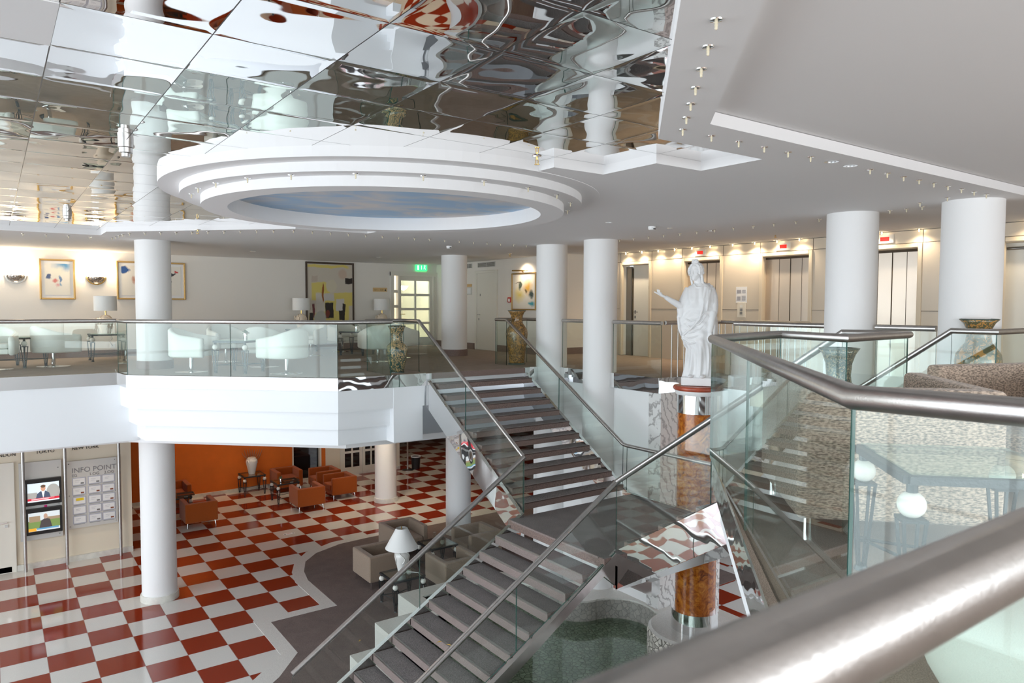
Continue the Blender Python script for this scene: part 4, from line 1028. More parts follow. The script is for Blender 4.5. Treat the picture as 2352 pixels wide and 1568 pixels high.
# recessed downlights, detectors, sprinklers
def downlight(x, y, label, r=.055):
    t = thing('recessed_downlight', label, 'downlight', (x, y, ZS), 0, 'recessed downlights')
    MB().ring(r*.62, r, -.006, 0, 24).build('ring', CHROMEP, t, smooth=40); MB().lathe([(r*.62, -.002), (.01, -.0015)], 20).build('cup', STEELD, t)
downlight(5.49, 3.28, 'left of two chrome ring downlights in the row under the raised ceiling')
downlight(5.77, 3.28, 'right of two chrome ring downlights in the row under the raised ceiling')
downlight(6.99, 7.45, 'flat recessed downlight left of the detector above the statue', .05)
downlight(8.21, 7.44, 'small flat downlight right of the detector above the statue', .04)
downlight(8.99, 7.33, 'larger oval-looking downlight in the row above the statue', .075)
downlight(7.6, 16.1, 'flat downlight in the ceiling before the dark-framed picture', .06)
downlight(4.6, 16.0, 'flat downlight in the ceiling right of the gallery column', .06)
def detector(x, y, z, label):
    t = thing('smoke_detector', label, 'smoke detector', (x, y, z), 0, 'smoke detectors')
    MB().lathe([(.055, 0), (.055, -.03), (.045, -.05), (.02, -.055)], 20).build('housing', WHITEM, t, smooth=40)
    MB().box(-.02, .02, -.058, -.05, -.045, -.03).build('vent', BLACKM, t)
detector(7.87, 7.48, ZS, 'white smoke detector on the soffit above the statue')
detector(7.3, 12.3, ZS, 'white smoke detector above the column by the glazed door')
def sprinkler(x, y, z, label):
    t = thing('sprinkler', label, 'sprinkler', (x, y, z), 0, 'ceiling sprinklers')
    MB().lathe([(.045, 0), (.042, -.010), (.012, -.012)], 20).build('rose', CHROMEP, t, smooth=40)
    MB().tube([(0, 0, -.01), (0, 0, -.03)], .010).bar((-.012, 0, -.03), (-.012, 0, -.065), .005).bar((.012, 0, -.03), (.012, 0, -.065), .005).lathe([(.022, -.066), (.022, -.070)], 12).build('head', BRASS, t)
sprinkler(3.72, 4.84, ZM, 'chrome sprinkler on the mirror ceiling beside the stepped soffit')
sprinkler(2.62, 12.0, ZS, 'small sprinkler above the gallery column')
for x, y, l in ((10.9, 11.4, 'small sprinkler before the service door'), (10.9, 7.5, 'small sprinkler before the lift door right of the statue'), (9.4, 13.2, 'small sprinkler before the yellow picture')): sprinkler(x, y, ZM if x > 10.4 else ZS, l)
def can(x, y, label):
    t = thing('ceiling_can', label, 'detector', (x, y, ZM), 0, 'steel cans on the mirror ceiling')
    MB().lathe([(.055, 0), (.055, -.05), (.048, -.055), (.048, -.09), (.03, -.095), (.03, -.12)], 24).build('housing', STEEL, t, smooth=40)
can(.86, 6.25, 'steel can hanging from the mirror ceiling, upper left')
can(.86, 11.5, 'steel can hanging from the mirror ceiling, lower left near the wall')

# ------------------------------------------------------------------ seating
def wall_sweep(path, thick, zb, zt, round_=.03):
    """upholstered wall along an open plan path of (x, y, top z); thickness grows inwards (left of travel)"""
    n = len(path); rows = []
    for i, (x, y, top) in enumerate(path):
        a = Vector(path[max(0, i-1)][:2]); b = Vector(path[min(n-1, i+1)][:2]); d = (b-a).normalized(); nn = Vector((-d.y, d.x))
        o = Vector((x, y)); q = o + nn*thick; r = round_
        p1 = o + nn*r; p2 = q - nn*r
        rows.append([(o.x, o.y, zb+r), (o.x, o.y, top-r), (p1.x, p1.y, top), (p2.x, p2.y, top), (q.x, q.y, top-r), (q.x, q.y, zb+r), (p2.x, p2.y, zb), (p1.x, p1.y, zb)])
    return MB().grid(rows)
def tub_chair(label):
    t = thing('tub_chair', label, 'armchair', (0, 0, 0), 0, 'white leather tub chairs')
    # opening towards -y
    path = []
    R = .36
    for i in range(6): path.append((R, -.34 + .34*i/6, .60 + .05*i/6))
    for i in range(25):
        a = pi*i/24; path.append((R*cos(a), .02 + .34*sin(a), .65 + .12*sin(a)**1.3))
    for i in range(6): path.append((-R, -.0 - .34*(i+1)/6, .65 - .05*(i+1)/6))
    wall_sweep(path, .09, .27, .75, .028).build('shell', WLEATHER, t, smooth='all')
    m = MB(); pl = [(-.265, -.33), (.265, -.33), (.265, .05)] + [(.265*cos(a), .05 + .24*sin(a)) for a in [pi*i/12 for i in range(1, 12)]] + [(-.265, .05)]
    m.prism(pl, .285, .38); m.build('seat_base', WLEATHER, t, bevel=.02)
    MB().prism([(x*.99, y*1.03) for x, y in pl], .382, .475).build('seat_cushion', WLEATHER, t, bevel=.035, seg=3)
    MB().lathe([(.09, .262), (.09, .285), (.03, .285)], 20).build('swivel_plate', STEELD, t)
    MB().lathe([(.036, .02), (.036, .27)], 20).build('post', CHROMEP, t, smooth=40)
    MB().lathe([(.275, 0), (.275, .006), (.05, .018), (.036, .03)], 40).build('base_disc', CHROMEP, t, smooth=40)
    return t
tub0 = tub_chair('x')
TUBS = [(.92, 16.10, 1.95, 'white tub chair seen from its side, between the wall light and the lamp table'),
        (.02, 15.85, -.2, 'white tub chair cut by the left border of the picture'),
        (2.80, 13.48, .95, 'white tub chair with its open seat to the right, directly beside the gallery column'),
        (4.06, 12.25, 3.55, 'nearest white tub chair with its rounded back to the stairs'),
        (4.17, 13.85, 2.45, 'white tub chair half hidden behind the nearest tub chair'),
        (3.90, 15.55, .2, 'white tub chair behind the low glass table with the small plant'),
        (5.99, 16.35, -.9, 'white tub chair behind the reflection, before the dark-framed picture'),
        (7.15, 17.3, .1, 'white tub chair facing the stairs under the right edge of the dark-framed picture'),
        (6.50, 13.85, 2.9, 'white tub chair behind the end of the left glass railing'),
        (7.35, 14.6, 2.2, 'white tub chair behind the dark green vase, nearest the glazed door')]
for i, (x, y, rz, lab) in enumerate(TUBS):
    if i == 0: tub0.location = (x, y, 0); tub0.rotation_euler = (0, 0, rz); tub0['label'] = lab
    else: dup(tub0, (x, y, 0), rz, lab, 'white leather tub chairs')

def box_chair(label, fab, group, w=.76, d=.74, h=.62, legs='bent'):
    """boxy armchair open towards -y, origin at its middle"""
    t = thing('box_armchair', label, 'armchair', (0, 0, 0), 0, group)
    lg = .14; a = .12
    pts = [(w/2, -d/2), (w/2, d/2), (-w/2, d/2), (-w/2, -d/2)]
    m = MB(); P = [(w/2, -d/2), (w/2, d/2), (-w/2, d/2), (-w/2, -d/2), (-w/2+a, -d/2), (-w/2+a, d/2-a-.02), (w/2-a, d/2-a-.02), (w/2-a, -d/2)]
    m.prism(P, lg, h); m.build('arms_and_back', fab, t, bevel=.03, seg=3)
    MB().box(-w/2+a+.002, w/2-a-.002, -d/2+.01, d/2-a-.022, lg+.01, lg+.13).build('seat_base', fab, t, bevel=.012)
    MB().box(-w/2+a+.003, w/2-a-.003, -d/2-.02, d/2-a-.024, lg+.132, lg+.275).build('seat_cushion', fab, t, bevel=.035, seg=3)
    for sx in (-1, 1):
        for sy_ in (-1, 1):
            x, y = sx*(w/2-.06), sy_*(d/2-.06)
            if legs == 'bent': MB().tube([(x - sx*.05, y - sy_*.05, lg), (x, y, lg-.015), (x+sx*.012, y+sy_*.012, .004)], [.016, .016, .009], 10).build('leg', CHROMEP, t, smooth=50)
            else: MB().lathe([(.02, 0), (.024, .01), (.018, .03), (.018, lg)], 14, (x, y)).build('leg', CHROMEP, t, smooth=50)
    return t
oc = box_chair('x', RUST, 'orange box armchairs')
OC = [(4.07, 19.10, pi, 'orange box armchair standing nearest the thick white lobby column, back to the viewer'),
      (6.80, 18.97, pi, 'orange box armchair with its back to the viewer, before the low table with the plant'),
      (7.99, 19.60, -pi/2, 'orange box armchair in front of the pair turned to the left'),
      (7.93, 20.62, -pi/2, 'rear orange box armchair of the pair turned to the left'),
      (6.98, 21.22, 0, 'orange box armchair facing the viewer against the orange wall'),
      (3.90, 21.20, 0, 'dark-looking orange armchair half hidden by the thick lobby column')]
for i, (x, y, rz, lab) in enumerate(OC):
    if i == 0: oc.location = (x, y, LOW); oc.rotation_euler = (0, 0, rz); oc['label'] = lab
    else: dup(oc, (x, y, LOW), rz, lab, 'orange box armchairs')
tcz = LOW + .014
tc = box_chair('x', TAUPE, 'taupe lobby armchairs', .82, .80, .64, 'post')
TCs = [(6.14, 13.06, pi/2, 'taupe box armchair left of the white-shaded lamp'),
       (7.28, 14.28, .0, 'taupe box armchair behind the white-shaded lamp, facing the stairs'),
       (8.43, 13.06, -pi/2, 'taupe box armchair behind the glass at the foot of the white column'),
       (7.17, 11.94, pi, 'taupe box armchair seen through the stair glass, right of the lamp table')]
for i, (x, y, rz, lab) in enumerate(TCs):
    if i == 0: tc.location = (x, y, tcz); tc.rotation_euler = (0, 0, rz); tc['label'] = lab
    else: dup(tc, (x, y, tcz), rz, lab, 'taupe lobby armchairs')
bc = box_chair('taupe ribbed armchair standing behind the near bay glass', BOUCLE, 'taupe bay armchairs', .92, 1.00, .78, 'post')
u = pi/4
# near-left bottom corner at (3.14, 2.01), sides at 45 degrees
c = Vector((3.14, 2.01)) + Vector((.707, .707))*.50 + Vector((.707, -.707))*.46
bc.location = (c.x, c.y, 0); bc.rotation_euler = (0, 0, -pi/4 + pi)
dup(bc, (5.45, 1.75, 0), -pi/2 - .35, 'taupe ribbed armchair before the brown vase, only its top above the near handrail', 'taupe bay armchairs')

t = thing('pouf', 'low white leather pouf close to the viewer at the lower right corner', 'pouf', (2.45, .72, 0))
MB().lathe([(.25, .03), (.31, .05), (.345, .11), (.355, .20), (.345, .29), (.31, .34), (.20, .365), (.02, .37)], 48).build('cushion', WLEATHER, t, smooth='all')
MB().lathe([(.24, 0), (.24, .035)], 32).build('plinth', STEELD, t)

# ------------------------------------------------------------------ iron tables with alabaster balls
def iron_table(label, group, s=.28, h=.56, top=TOPGLASS):
    t = thing('iron_table', label, 'table', (0, 0, 0), 0, group)
    hb = h-.075-.10
    for sx in (-1, 1):
        for sy_ in (-1, 1):
            x, y = sx*s, sy_*s
            m = MB()
            for ax, ay in ((-1, -1), (1, -1), (1, 1), (-1, 1)):
                m.bar((x+ax*.012, y+ay*.012, .02), (x+ax*.038, y+ay*.038, hb), .011)
            m.box(x-.045, x+.045, y-.045, y+.045, hb, hb+.012).box(x-.022, x+.022, y-.022, y+.022, .13, .145)
            m.lathe([(.030, 0), (.024, .02), (.012, .03)], 10, (x, y)).lathe([(.02, h-.075), (.02, h-.03)], 10, (x, y))
            g = m.build('leg', IRON, t)
            MB().sphere((x, y, hb+.012+.048), .050, 16, 10).build('ball', BALL, g, smooth='all')
    m = MB(); k = s+.02
    for a, b in (((-k, -k), (k, -k)), ((k, -k), (k, k)), ((k, k), (-k, k)), ((-k, k), (-k, -k))): m.bar((*a, h-.02), (*b, h-.02), .035, .03)
    m.build('frame', IRON, t)
    ring = [(s*1.0*cos(a), s*1.0*sin(a), .137) for a in [2*pi*i/32 for i in range(33)]]
    m = MB()
    for q in range(4):
        ax = [(s, s), (-s, s), (-s, -s), (s, -s)][q]; bx = [(s, s), (-s, s), (-s, -s), (s, -s)][(q+1) % 4]
        pts = []
        for i in range(9):
            w = i/8; px = ax[0]*(1-w)+bx[0]*w; py = ax[1]*(1-w)+bx[1]*w; k2 = 1 - .35*sin(pi*w); pts.append((px*k2, py*k2, .137))
        m.tube(pts, .007, 6)
    m.build('stretcher', IRON, t)
    MB().box(-s-.01, s+.01, -s-.01, s+.01, h-.006, h+.006).build('glass_top', top, t)
    return t
it = iron_table('x', 'iron tables with alabaster balls')
TB = [(1.93, 17.25, 0, 0, 'iron ball-leg table under the cream lamp left of the gallery column'),
      (3.48, 12.98, .75, 0, 'low iron ball-leg glass table with a small plant, before the nearest tub chair'),
      (7.00, 16.05, .7, 0, 'iron ball-leg table with a small pot right of the nearest tub chair'),
      (.42, 16.35, .9, 0, 'iron ball-leg table between the two leftmost tub chairs'),
      (6.37, 18.05, 0, 0, 'iron ball-leg table under the cream lamp left of the dark-framed picture'),
      (8.60, 18.05, 0, 0, 'iron ball-leg table under the cream lamp right of the dark-framed picture'),
      (3.12, 1.28, pi/4, 0, 'large-looking iron ball-leg table inside the near glass bay'),
      (5.99, 11.78, 0, tcz, 'iron ball-leg table carrying the white-shaded lobby lamp'),
      (7.38, 12.92, .0, tcz, 'iron ball-leg glass table between the four taupe armchairs'),
      (6.04, 21.42, 0, LOW, 'iron ball-leg table carrying the white vase before the orange wall'),
      (6.55, 20.02, 0, LOW, 'iron ball-leg table with a small plant among the orange armchairs'),
      (3.75, 20.05, 0, LOW, 'iron ball-leg table between column and leftmost orange armchairs')]
for i, (x, y, rz, z, lab) in enumerate(TB):
    if i == 0: it.location = (x, y, z); it.rotation_euler = (0, 0, rz); it['label'] = lab
    else: dup(it, (x, y, z), rz, lab, 'iron tables with alabaster balls')
def tray(x, y, z, rz, label):
    t = thing('tray', label, 'tray', (x, y, z), rz, 'dark trays on the lobby tables')
    MB().box(-.2, .2, -.15, .15, 0, .01).build('bottom', plain('tray_lacquer', (.05, .03, .02), .15), t)
    m = MB()
    for a, b in (((-.2, -.15), (.2, -.15)), ((.2, -.15), (.2, .15)), ((.2, .15), (-.2, .15)), ((-.2, .15), (-.2, -.15))): m.bar((*a, .015), (*b, .015), .014, .03)
    m.build('rim', plain('tray_rim', (.09, .035, .015), .3), t)
tray(6.68, 19.98, LOW+.567, .1, 'dark tray on the table among the orange armchairs')
tray(3.95, 20.0, LOW+.567, -.1, 'tray on the table by the thick lobby column')

# ------------------------------------------------------------------ small plants in silver pots
LEAFM = plain('succulent_leaf', (.14, .20, .12), .6)
def plant(x, y, z, label, s=1.0):
    random.seed(int(x*100))
    t = thing('potted_plant', label, 'plant', (x, y, z), 0, 'small plants in silver pots')
    MB().lathe([(.03*s, 0), (.042*s, .10*s), (.040*s, .105*s), (.034*s, .095*s)], 18).build('pot', CHROMEP, t, smooth=40)
    m = MB()
    for k in range(22):
        a = random.uniform(0, 2*pi); r = random.uniform(.01, .06)*s; h = random.uniform(.10, .165)*s
        c, q = cos(a), sin(a); w = .010*s
        m.add([(r*.2*c, r*.2*q, .085*s), (r*.7*c - q*w, r*.7*q + c*w, h*.95), (r*c*1.25, r*q*1.25, h), (r*.7*c + q*w, r*.7*q - c*w, h*.95)], [(0, 1, 2, 3)])
        m.sphere((r*c, r*q, h-.01*s), .010*s, 6, 4)
    m.build('leaves', LEAFM, t)
plant(3.62, 13.10, .567, 'small plant on the low glass table before the nearest tub chair')
plant(7.03, 16.15, .567, 'small plant on the gallery table right of the nearest tub chair')
plant(6.38, 19.86, LOW+.567, 'small plant on the table among the orange armchairs', 1.1)
plant(3.62, 19.9, LOW+.567, 'small plant on the table by the thick lobby column', 1.1)
tag(MB().lathe([(.03, 0), (.034, .05), (.018, .08), (.034, .12), (.018, .15), (.034, .19), (.02, .22), (.03, .26)], 16).build('glass_vase', GLASS, smooth=50), 'slim beaded glass vase on the table between the taupe armchairs', 'vase').location = (7.25, 12.82, tcz+.567)

# ------------------------------------------------------------------ lamps
def relief(m, r0, z0, h, n=5, s=1.0):
    """raised twisting bands on a jug-like lamp foot"""
    for k in range(n):
        a0 = 2*pi*k/n; pts = []
        for i in range(9):
            w = i/8; a = a0 + .9*sin(w*2.4); z = z0 + h*(1-w); r = r0(z) + .004
            pts.append((r*cos(a), r*sin(a), z))
        m.tube(pts, [.009*s]*8 + [.013*s], 6)
def lobby_lamp(x, y, z):
    t = thing('table_lamp', 'white ceramic table lamp with a wide cone shade in the lobby', 'lamp', (x, y, z))
    prof = [(.075, 0), (.08, .012), (.07, .03), (.085, .10), (.115, .22), (.135, .31), (.125, .37), (.08, .41), (.055, .43), (.06, .445)]
    def r0(q):
        for (a, b), (c, d) in zip(prof, prof[1:]):
            if b <= q <= d: return a + (c-a)*(q-b)/max(1e-6, d-b)
        return .06
    MB().lathe(prof, 32).build('foot', PORC, t, smooth='all')
    m = MB(); relief(m, r0, .20, .20); m.build('relief', PORC, t, smooth='all')
    MB().lathe([(.011, .44), (.011, .86)], 10).build('stem', BRASS, t)
    m = MB(); m.lathe([(.30, .47), (.105, .83), (.103, .83), (.297, .47), (.30, .47)], 48, cap=False); m.build('shade', SHADE, t, smooth=40)
    m = MB(); 
    for k in range(3): m.bar((0, 0, .825), (.10*cos(2.1*k), .10*sin(2.1*k), .825), .006)
    m.build('shade_spider', STEELD, t)
    MB().tube([(.07, -.02, .01), (.17, -.10, .008), (.25, -.16, .0), (.33, -.20, -.12), (.34, -.20, -.40), (.34, -.18, -.57)], .006, 6).build('cord', WHITEM, t, smooth='all')
lobby_lamp(5.99, 11.80, tcz+.567)
def drum_lamp(x, y, z, label, mat):
    t = thing('table_lamp', label, 'lamp', (x, y, z), 0, 'cream drum-shade lamps of the gallery')
    prof = [(.09, 0), (.095, .01), (.10, .05), (.13, .16), (.14, .25), (.115, .33), (.06, .37), (.03, .385)]
    def r0(q):
        for (a, b), (c, d) in zip(prof, prof[1:]):
            if b <= q <= d: return a + (c-a)*(q-b)/max(1e-6, d-b)
        return .03
    MB().lathe(prof, 32).build('foot', mat, t, smooth='all')
    m = MB(); relief(m, r0, .20, .17, 4); m.tube([(-.10, 0, .30), (-.17, 0, .32), (-.18, 0, .25), (-.13, 0, .20)], .012, 8); m.build('relief', mat, t, smooth='all')
    MB().lathe([(.014, .38), (.014, .50)], 12).build('stem', BRASS, t)
    MB().lathe([(.215, .47), (.215, .775), (.211, .775), (.211, .47), (.215, .47)], 48, cap=False).build('shade', SHADE, t, smooth=30)
drum_lamp(1.93, 17.27, .567, 'cream drum-shade lamp left of the gallery column', BISQUE)
drum_lamp(6.37, 18.05, .567, 'cream drum-shade lamp left of the dark-framed picture', BISQUE)
drum_lamp(8.60, 18.05, .567, 'cream drum-shade lamp right of the dark-framed picture', BISQUE)
tag(MB().tube([(2.02, 17.4, .57), (2.08, 17.55, .45), (2.10, 18.2, .35), (2.19, 18.47, .24)], .006, 6).build('lamp_cord', WHITEM, smooth='all'), 'thin lamp cord hanging from the left lamp table to the socket', 'cord')
# white vase on the table before the orange wall
t = thing('white_vase', 'white glazed vase with moulded shoulder on the table before the orange wall', 'vase', (6.04, 21.42, LOW+.567))
MB().lathe([(.09, 0), (.095, .02), (.11, .10), (.15, .28), (.165, .37), (.15, .42), (.10, .45), (.11, .48), (.09, .475)], 32).build('body', PORC, t, smooth='all')
m = MB()
for k in range(4):
    a = pi/2*k + .4; m.tube([(.16*cos(a+.15*i), .16*sin(a+.15*i), .36 + .05*sin(i*1.3)) for i in range(5)], [.012, .02, .022, .02, .01], 8)
m.build('moulding', PORC, t, smooth='all')

# ------------------------------------------------------------------ big floor vases
def vasemat(name, ground, orn, scale, amount, metal=.0):
    m, nt, b, out = newmat(name); N = nt.nodes; L = nt.links
    tc = N.new('ShaderNodeTexCoord')
    w = N.new('ShaderNodeTexNoise'); w.inputs['Scale'].default_value = scale; w.inputs['Detail'].default_value = 2.5; w.inputs['Distortion'].default_value = 2.2
    L.new(tc.outputs['Object'], w.inputs['Vector'])
    k = N.new('ShaderNodeTexNoise'); k.inputs['Scale'].default_value = 7; k.inputs['Detail'].default_value = 2; L.new(tc.outputs['Object'], k.inputs['Vector'])
    d = mathn(nt, 'ABSOLUTE', mathn(nt, 'SUBTRACT', w.outputs['Fac'], .5))
    scroll = mathn(nt, 'LESS_THAN', d, amount)
    patch = mathn(nt, 'GREATER_THAN', k.outputs['Fac'], .40)
    L.new(mixc(nt, mathn(nt, 'MULTIPLY', scroll, patch), ground, orn), b.inputs['Base Color'])
    b.inputs['Roughness'].default_value = .22; b.inputs['Coat Weight'].default_value = .5; b.inputs['Coat Roughness'].default_value = .06
    return m
VGREEN = vasemat('green_vase_glaze', (.045, .085, .07), (.52, .36, .17), 17, .050)
VBROWN = vasemat('amber_vase_glaze', (.50, .26, .07), (.13, .085, .035), 20, .075)
VDARK = vasemat('dark_green_vase_glaze', (.030, .055, .050), (.45, .36, .20), 22, .022)
VMIX = vasemat('amber_green_vase_glaze', (.52, .27, .08), (.12, .12, .065), 15, .10)
LIP = plain('dark_green_lip', (.045, .07, .055), .25)
def floor_vase(label, x, y, mat, h, prof, foot):
    t = thing('floor_vase', label, 'vase', (x, y, 0.0), 0, 'large painted floor vases')
    P = [(r*h, z*h) for r, z in prof]
    MB().lathe(P, 56).build('body', mat, t, smooth='all')
    rr, zz = P[-1]
    MB().lathe([(rr, zz), (rr+.004, zz+.008*h), (rr-.012, zz+.012*h), (rr-.06*h, zz-.06*h), (rr-.09*h, zz-.16*h)], 56, cap=False).build('lip', LIP, t, smooth='all')
    MB().lathe([(foot*h, 0), (foot*h, .012*h), (P[0][0]-.002, .03*h)], 48).build('foot_ring', LIP, t, smooth=40)
    return t
TALL = [(.145, .02), (.142, .06), (.160, .22), (.190, .42), (.205, .56), (.195, .64), (.150, .71), (.115, .755), (.105, .82), (.112, .90), (.140, .955), (.170, .985)]
ROUND = [(.15, .02), (.155, .06), (.18, .18), (.215, .36), (.228, .48), (.215, .56), (.165, .615), (.125, .65), (.115, .72), (.125, .84), (.155, .93), (.19, .985)]
floor_vase('dark green and gold floor vase on the ledge left of the left stair head', 5.72, 11.42, VGREEN, .82, ROUND, .155)
floor_vase('slender amber floor vase with brown scrolls at the right of the left stair head', 8.52, 11.72, VBROWN, 1.08, TALL, .16)
floor_vase('dark vase with fine gold scrolls behind the bay handrail', 5.74, 3.32, VDARK, .83, ROUND, .155)
floor_vase('amber and green floor vase before the right tall column', 8.50, 3.36, VMIX, 1.05, [(r*1.03, z) for r, z in TALL], .16)

# ------------------------------------------------------------------ lobby odds and ends
t = thing('waste_bin', 'black waste bin with white liner far back in the lobby', 'bin', (11.45, 21.5, LOW))
MB().lathe([(.13, 0), (.16, .42)], 24).build('bucket', BLACKM, t, smooth=40); MB().lathe([(.165, .40), (.17, .44), (.14, .43), (.12, .36)], 24, cap=False).build('liner', PAPER, t, smooth=40)
t = thing('barrier_post', 'steel barrier post beside the black waste bin', 'post', (11.12, 21.45, LOW))
MB().lathe([(.19, 0), (.19, .015), (.05, .03), (.026, .04), (.026, .95), (.03, .96)], 28).build('post', STEEL, t, smooth=40)
t = thing('floor_sticker', 'small white distance sticker with black symbols on the checked floor', 'sticker', (5.66, 17.05, LOW), .0)
MB().box(-.13, .13, -.05, .05, .0, .002).build('sheet', PAPER, t)
m = MB(); m.sphere((-.10, 0, .002), .02, 8, 4, (1, 1.6, .1)).sphere((.10, 0, .002), .02, 8, 4, (1, 1.6, .1)); m.build('footprints', BLACKM, t)
m = MB(); m.box(-.05, .05, -.008, .008, .002, .003); m.build('print', plain('sticker_red', (.5, .05, .1), .6), t)
random.seed(4)
def leaf(x, y, z, label):
    t = MB().add([(0, -.035, .004), (.016, -.01, .012), (.006, .04, .003), (-.015, .0, .014)], [(0, 1, 2, 3)]).build('fallen_leaf', plain('yellow_leaf', (.70, .45, .10), .6))
    t.location = (x, y, z); t.rotation_euler = (0, 0, random.uniform(0, 6)); tag(t, label, 'leaf', 'fallen leaves on the stairs')
leaf(4.22, 7.35, ZL-R2*6+.004, 'left one of two yellow leaves on a step of the lower stairs')
leaf(4.27, 7.22, ZL-R2*6+.004, 'right one of two yellow leaves on a step of the lower stairs')
leaf(4.35, 9.95, LOW+.462, 'pale leaf on the stepped white pond rim')

# ------------------------------------------------------------------ statue
def statue(x, y, z, yaw):
    """draped standing woman, right forearm held out; local: +y is the front, +x her left (image right)"""
    t = thing('statue', 'white plaster statue of a draped woman holding out her right hand, on the burl column', 'statue', (x, y, z), yaw)
    MB().prism([(.24, -.20), (-.26, -.20), (-.26, .20), (.20, .20), (.24, .16)], 0, .125).build('plinth', STATUE, t, bevel=.008)
    m = MB(); N = 120
    # height, left edge, right edge (from the front), depth back, depth front
    prof = [(.120, -.235, .225, .15, .17), (.16, -.225, .235, .15, .17), (.25, -.205, .242, .15, .165), (.36, -.19, .245, .15, .16), (.46, -.182, .243, .15, .16), (.55, -.182, .24, .15, .165), (.62, -.225, .235, .155, .175),
            (.70, -.255, .232, .155, .185), (.78, -.275, .245, .15, .18), (.88, -.290, .250, .15, .17), (.98, -.300, .252, .145, .165), (1.08, -.305, .255, .14, .16), (1.16, -.285, .250, .135, .165), (1.24, -.245, .245, .13, .175),
            (1.31, -.225, .235, .125, .175), (1.38, -.215, .225, .12, .16), (1.44, -.20, .21, .11, .14), (1.48, -.175, .19, .10, .12), (1.51, -.135, .15, .09, .10), (1.535, -.085, .10, .08, .08), (1.555, -.06, .07, .06, .06)]
    def at(zv):
        for a, b in zip(prof, prof[1:]):
            if a[0] <= zv <= b[0]:
                w = (zv-a[0])/(b[0]-a[0]); return [a[i]+(b[i]-a[i])*w for i in range(5)]
        return prof[-1]
    rows = []; M = 110
    for i in range(M+1):
        zv = .12 + (1.555-.12)*i/M; _, l, r, db, df = at(zv)
        cx = (l+r)/2; hw = (r-l)/2; ring = []
        for k in range(N):
            a = 2*pi*k/N; c, s = cos(a), sin(a)
            ex = abs(c)**.85*(1 if c >= 0 else -1); ey = abs(s)**.85*(1 if s >= 0 else -1)
            px = cx + hw*ex; py = (df if s > 0 else db)*ey
            # folds: long ones in the skirt, swags across the front, pleats of the mantle
            low = max(0, min(1, (.72-zv)/.25)); mid = max(0, min(1, (zv-.55)/.15))*max(0, min(1, (1.30-zv)/.15)); hi = max(0, min(1, (zv-1.18)/.1))
            f = .015*low*(sin(a*13 + 2.5*zv) + .6*sin(a*23 - 4*zv))
            u = px*1.25 - zv*.95
            sw = sin((zv*1.0 + .55*abs(px+.10)**1.3*1.6 - .30*px)*46)
            f += .0075*mid*sw*(1 if s > -.2 else .2) + .006*mid*sin(a*9 + 3*zv)
            f += .006*hi*sin(px*70 + zv*8)*(1 if s > 0 else .3)
            # forward knee
            kn = math.exp(-((px-.06)/.085)**2 - ((zv-.60)/.22)**2)*.055 if s > 0 else 0
            br = (math.exp(-((px+.075)/.055)**2 - ((zv-1.27)/.06)**2) + math.exp(-((px-.085)/.055)**2 - ((zv-1.27)/.06)**2))*.028 if s > 0 else 0
            d = Vector((ex*.8, ey)).normalized() if abs(ex)+abs(ey) > .01 else Vector((0, 1))
            ring.append((px + d.x*f, py + d.y*(f+kn+br) , zv))
        rows.append(ring)
    m.grid(rows)
    # neck and head (turned to her right)
    H = Vector((-.055, .035, 1.705)); ht = radians(24)
    def hd(p):   # head coordinates: x her left, y face
        x_, y_, z_ = p[0]*1.04, p[1]*1.04, p[2]*1.04; return (H.x + x_*cos(ht) - y_*sin(ht), H.y + x_*sin(ht) + y_*cos(ht), H.z + z_)
    m.tube([(.0, .0, 1.44), (-.025, .010, 1.56), (-.05, .020, 1.66)], [.088, .064, .058], 18)
    rows = []
    hp = [(-.122, .022, .040, .070), (-.112, .036, .058, .078), (-.090, .050, .078, .086), (-.06, .060, .088, .088), (-.025, .067, .094, .086), (.01, .070, .098, .084), (.045, .072, .098, .088), (.08, .066, .090, .090), (.108, .048, .068, .075), (.122, .02, .03, .035)]
    for zz, hw, dp, df_ in hp:
        ring = []
        for k in range(40):
            a = 2*pi*k/40; c, s = cos(a), sin(a)
            ring.append(hd((hw*c, (df_ if s > 0 else dp)*abs(s)**.9*(1 if s > 0 else -1), zz)))
        rows.append(ring)
    m.grid(rows)
    m.grid([[hd((sx_*w, yy, zz)) for sx_, yy in ((-1, yb), (-.5, yf), (0, yf+.003), (.5, yf), (1, yb), (0, yb-.02))] for zz, w, yb, yf in ((.035, .008, .080, .088), (.010, .009, .082, .095), (-.015, .012, .082, .103), (-.032, .017, .080, .104), (-.040, .015, .078, .092))])
    for sx in (-1, 1):
        m.tube([hd((sx*.012, .083, .030)), hd((sx*.034, .079, .036)), hd((sx*.058, .056, .026))], [.006, .0075, .005], 8)     # brow
        m.sphere(hd((sx*.031, .070, .012)), .0125, 12, 8, (1.35, .7, .75))                                                  # eye
        m.sphere(hd((sx*.040, .052, -.035)), .026, 12, 8)                                                                    # cheek
    m.tube([hd((-.022, .076, -.066)), hd((0, .088, -.063)), hd((.022, .076, -.066))], [.004, .0065, .004], 8)                  # lips
    m.tube([hd((-.018, .076, -.076)), hd((0, .087, -.077)), hd((.018, .076, -.076))], [.004, .0065, .004], 8)
    m.sphere(hd((0, .062, -.103)), .024, 12, 8)
    # her right arm: sleeve, forearm, hand
    m.tube([(-.150, .0, 1.455), (-.185, .02, 1.36), (-.225, .05, 1.25), (-.262, .075, 1.13), (-.27, .08, 1.02)], [.070, .078, .080, .068, .04], 18)
    el = Vector((-.275, .11, 1.195)); wr = Vector((-.475, .255, 1.325))
    m.tube([(-.215, .05, 1.28), tuple(el), tuple(el*.5+wr*.5), tuple(wr)], [.058, .052, .044, .030], 18)
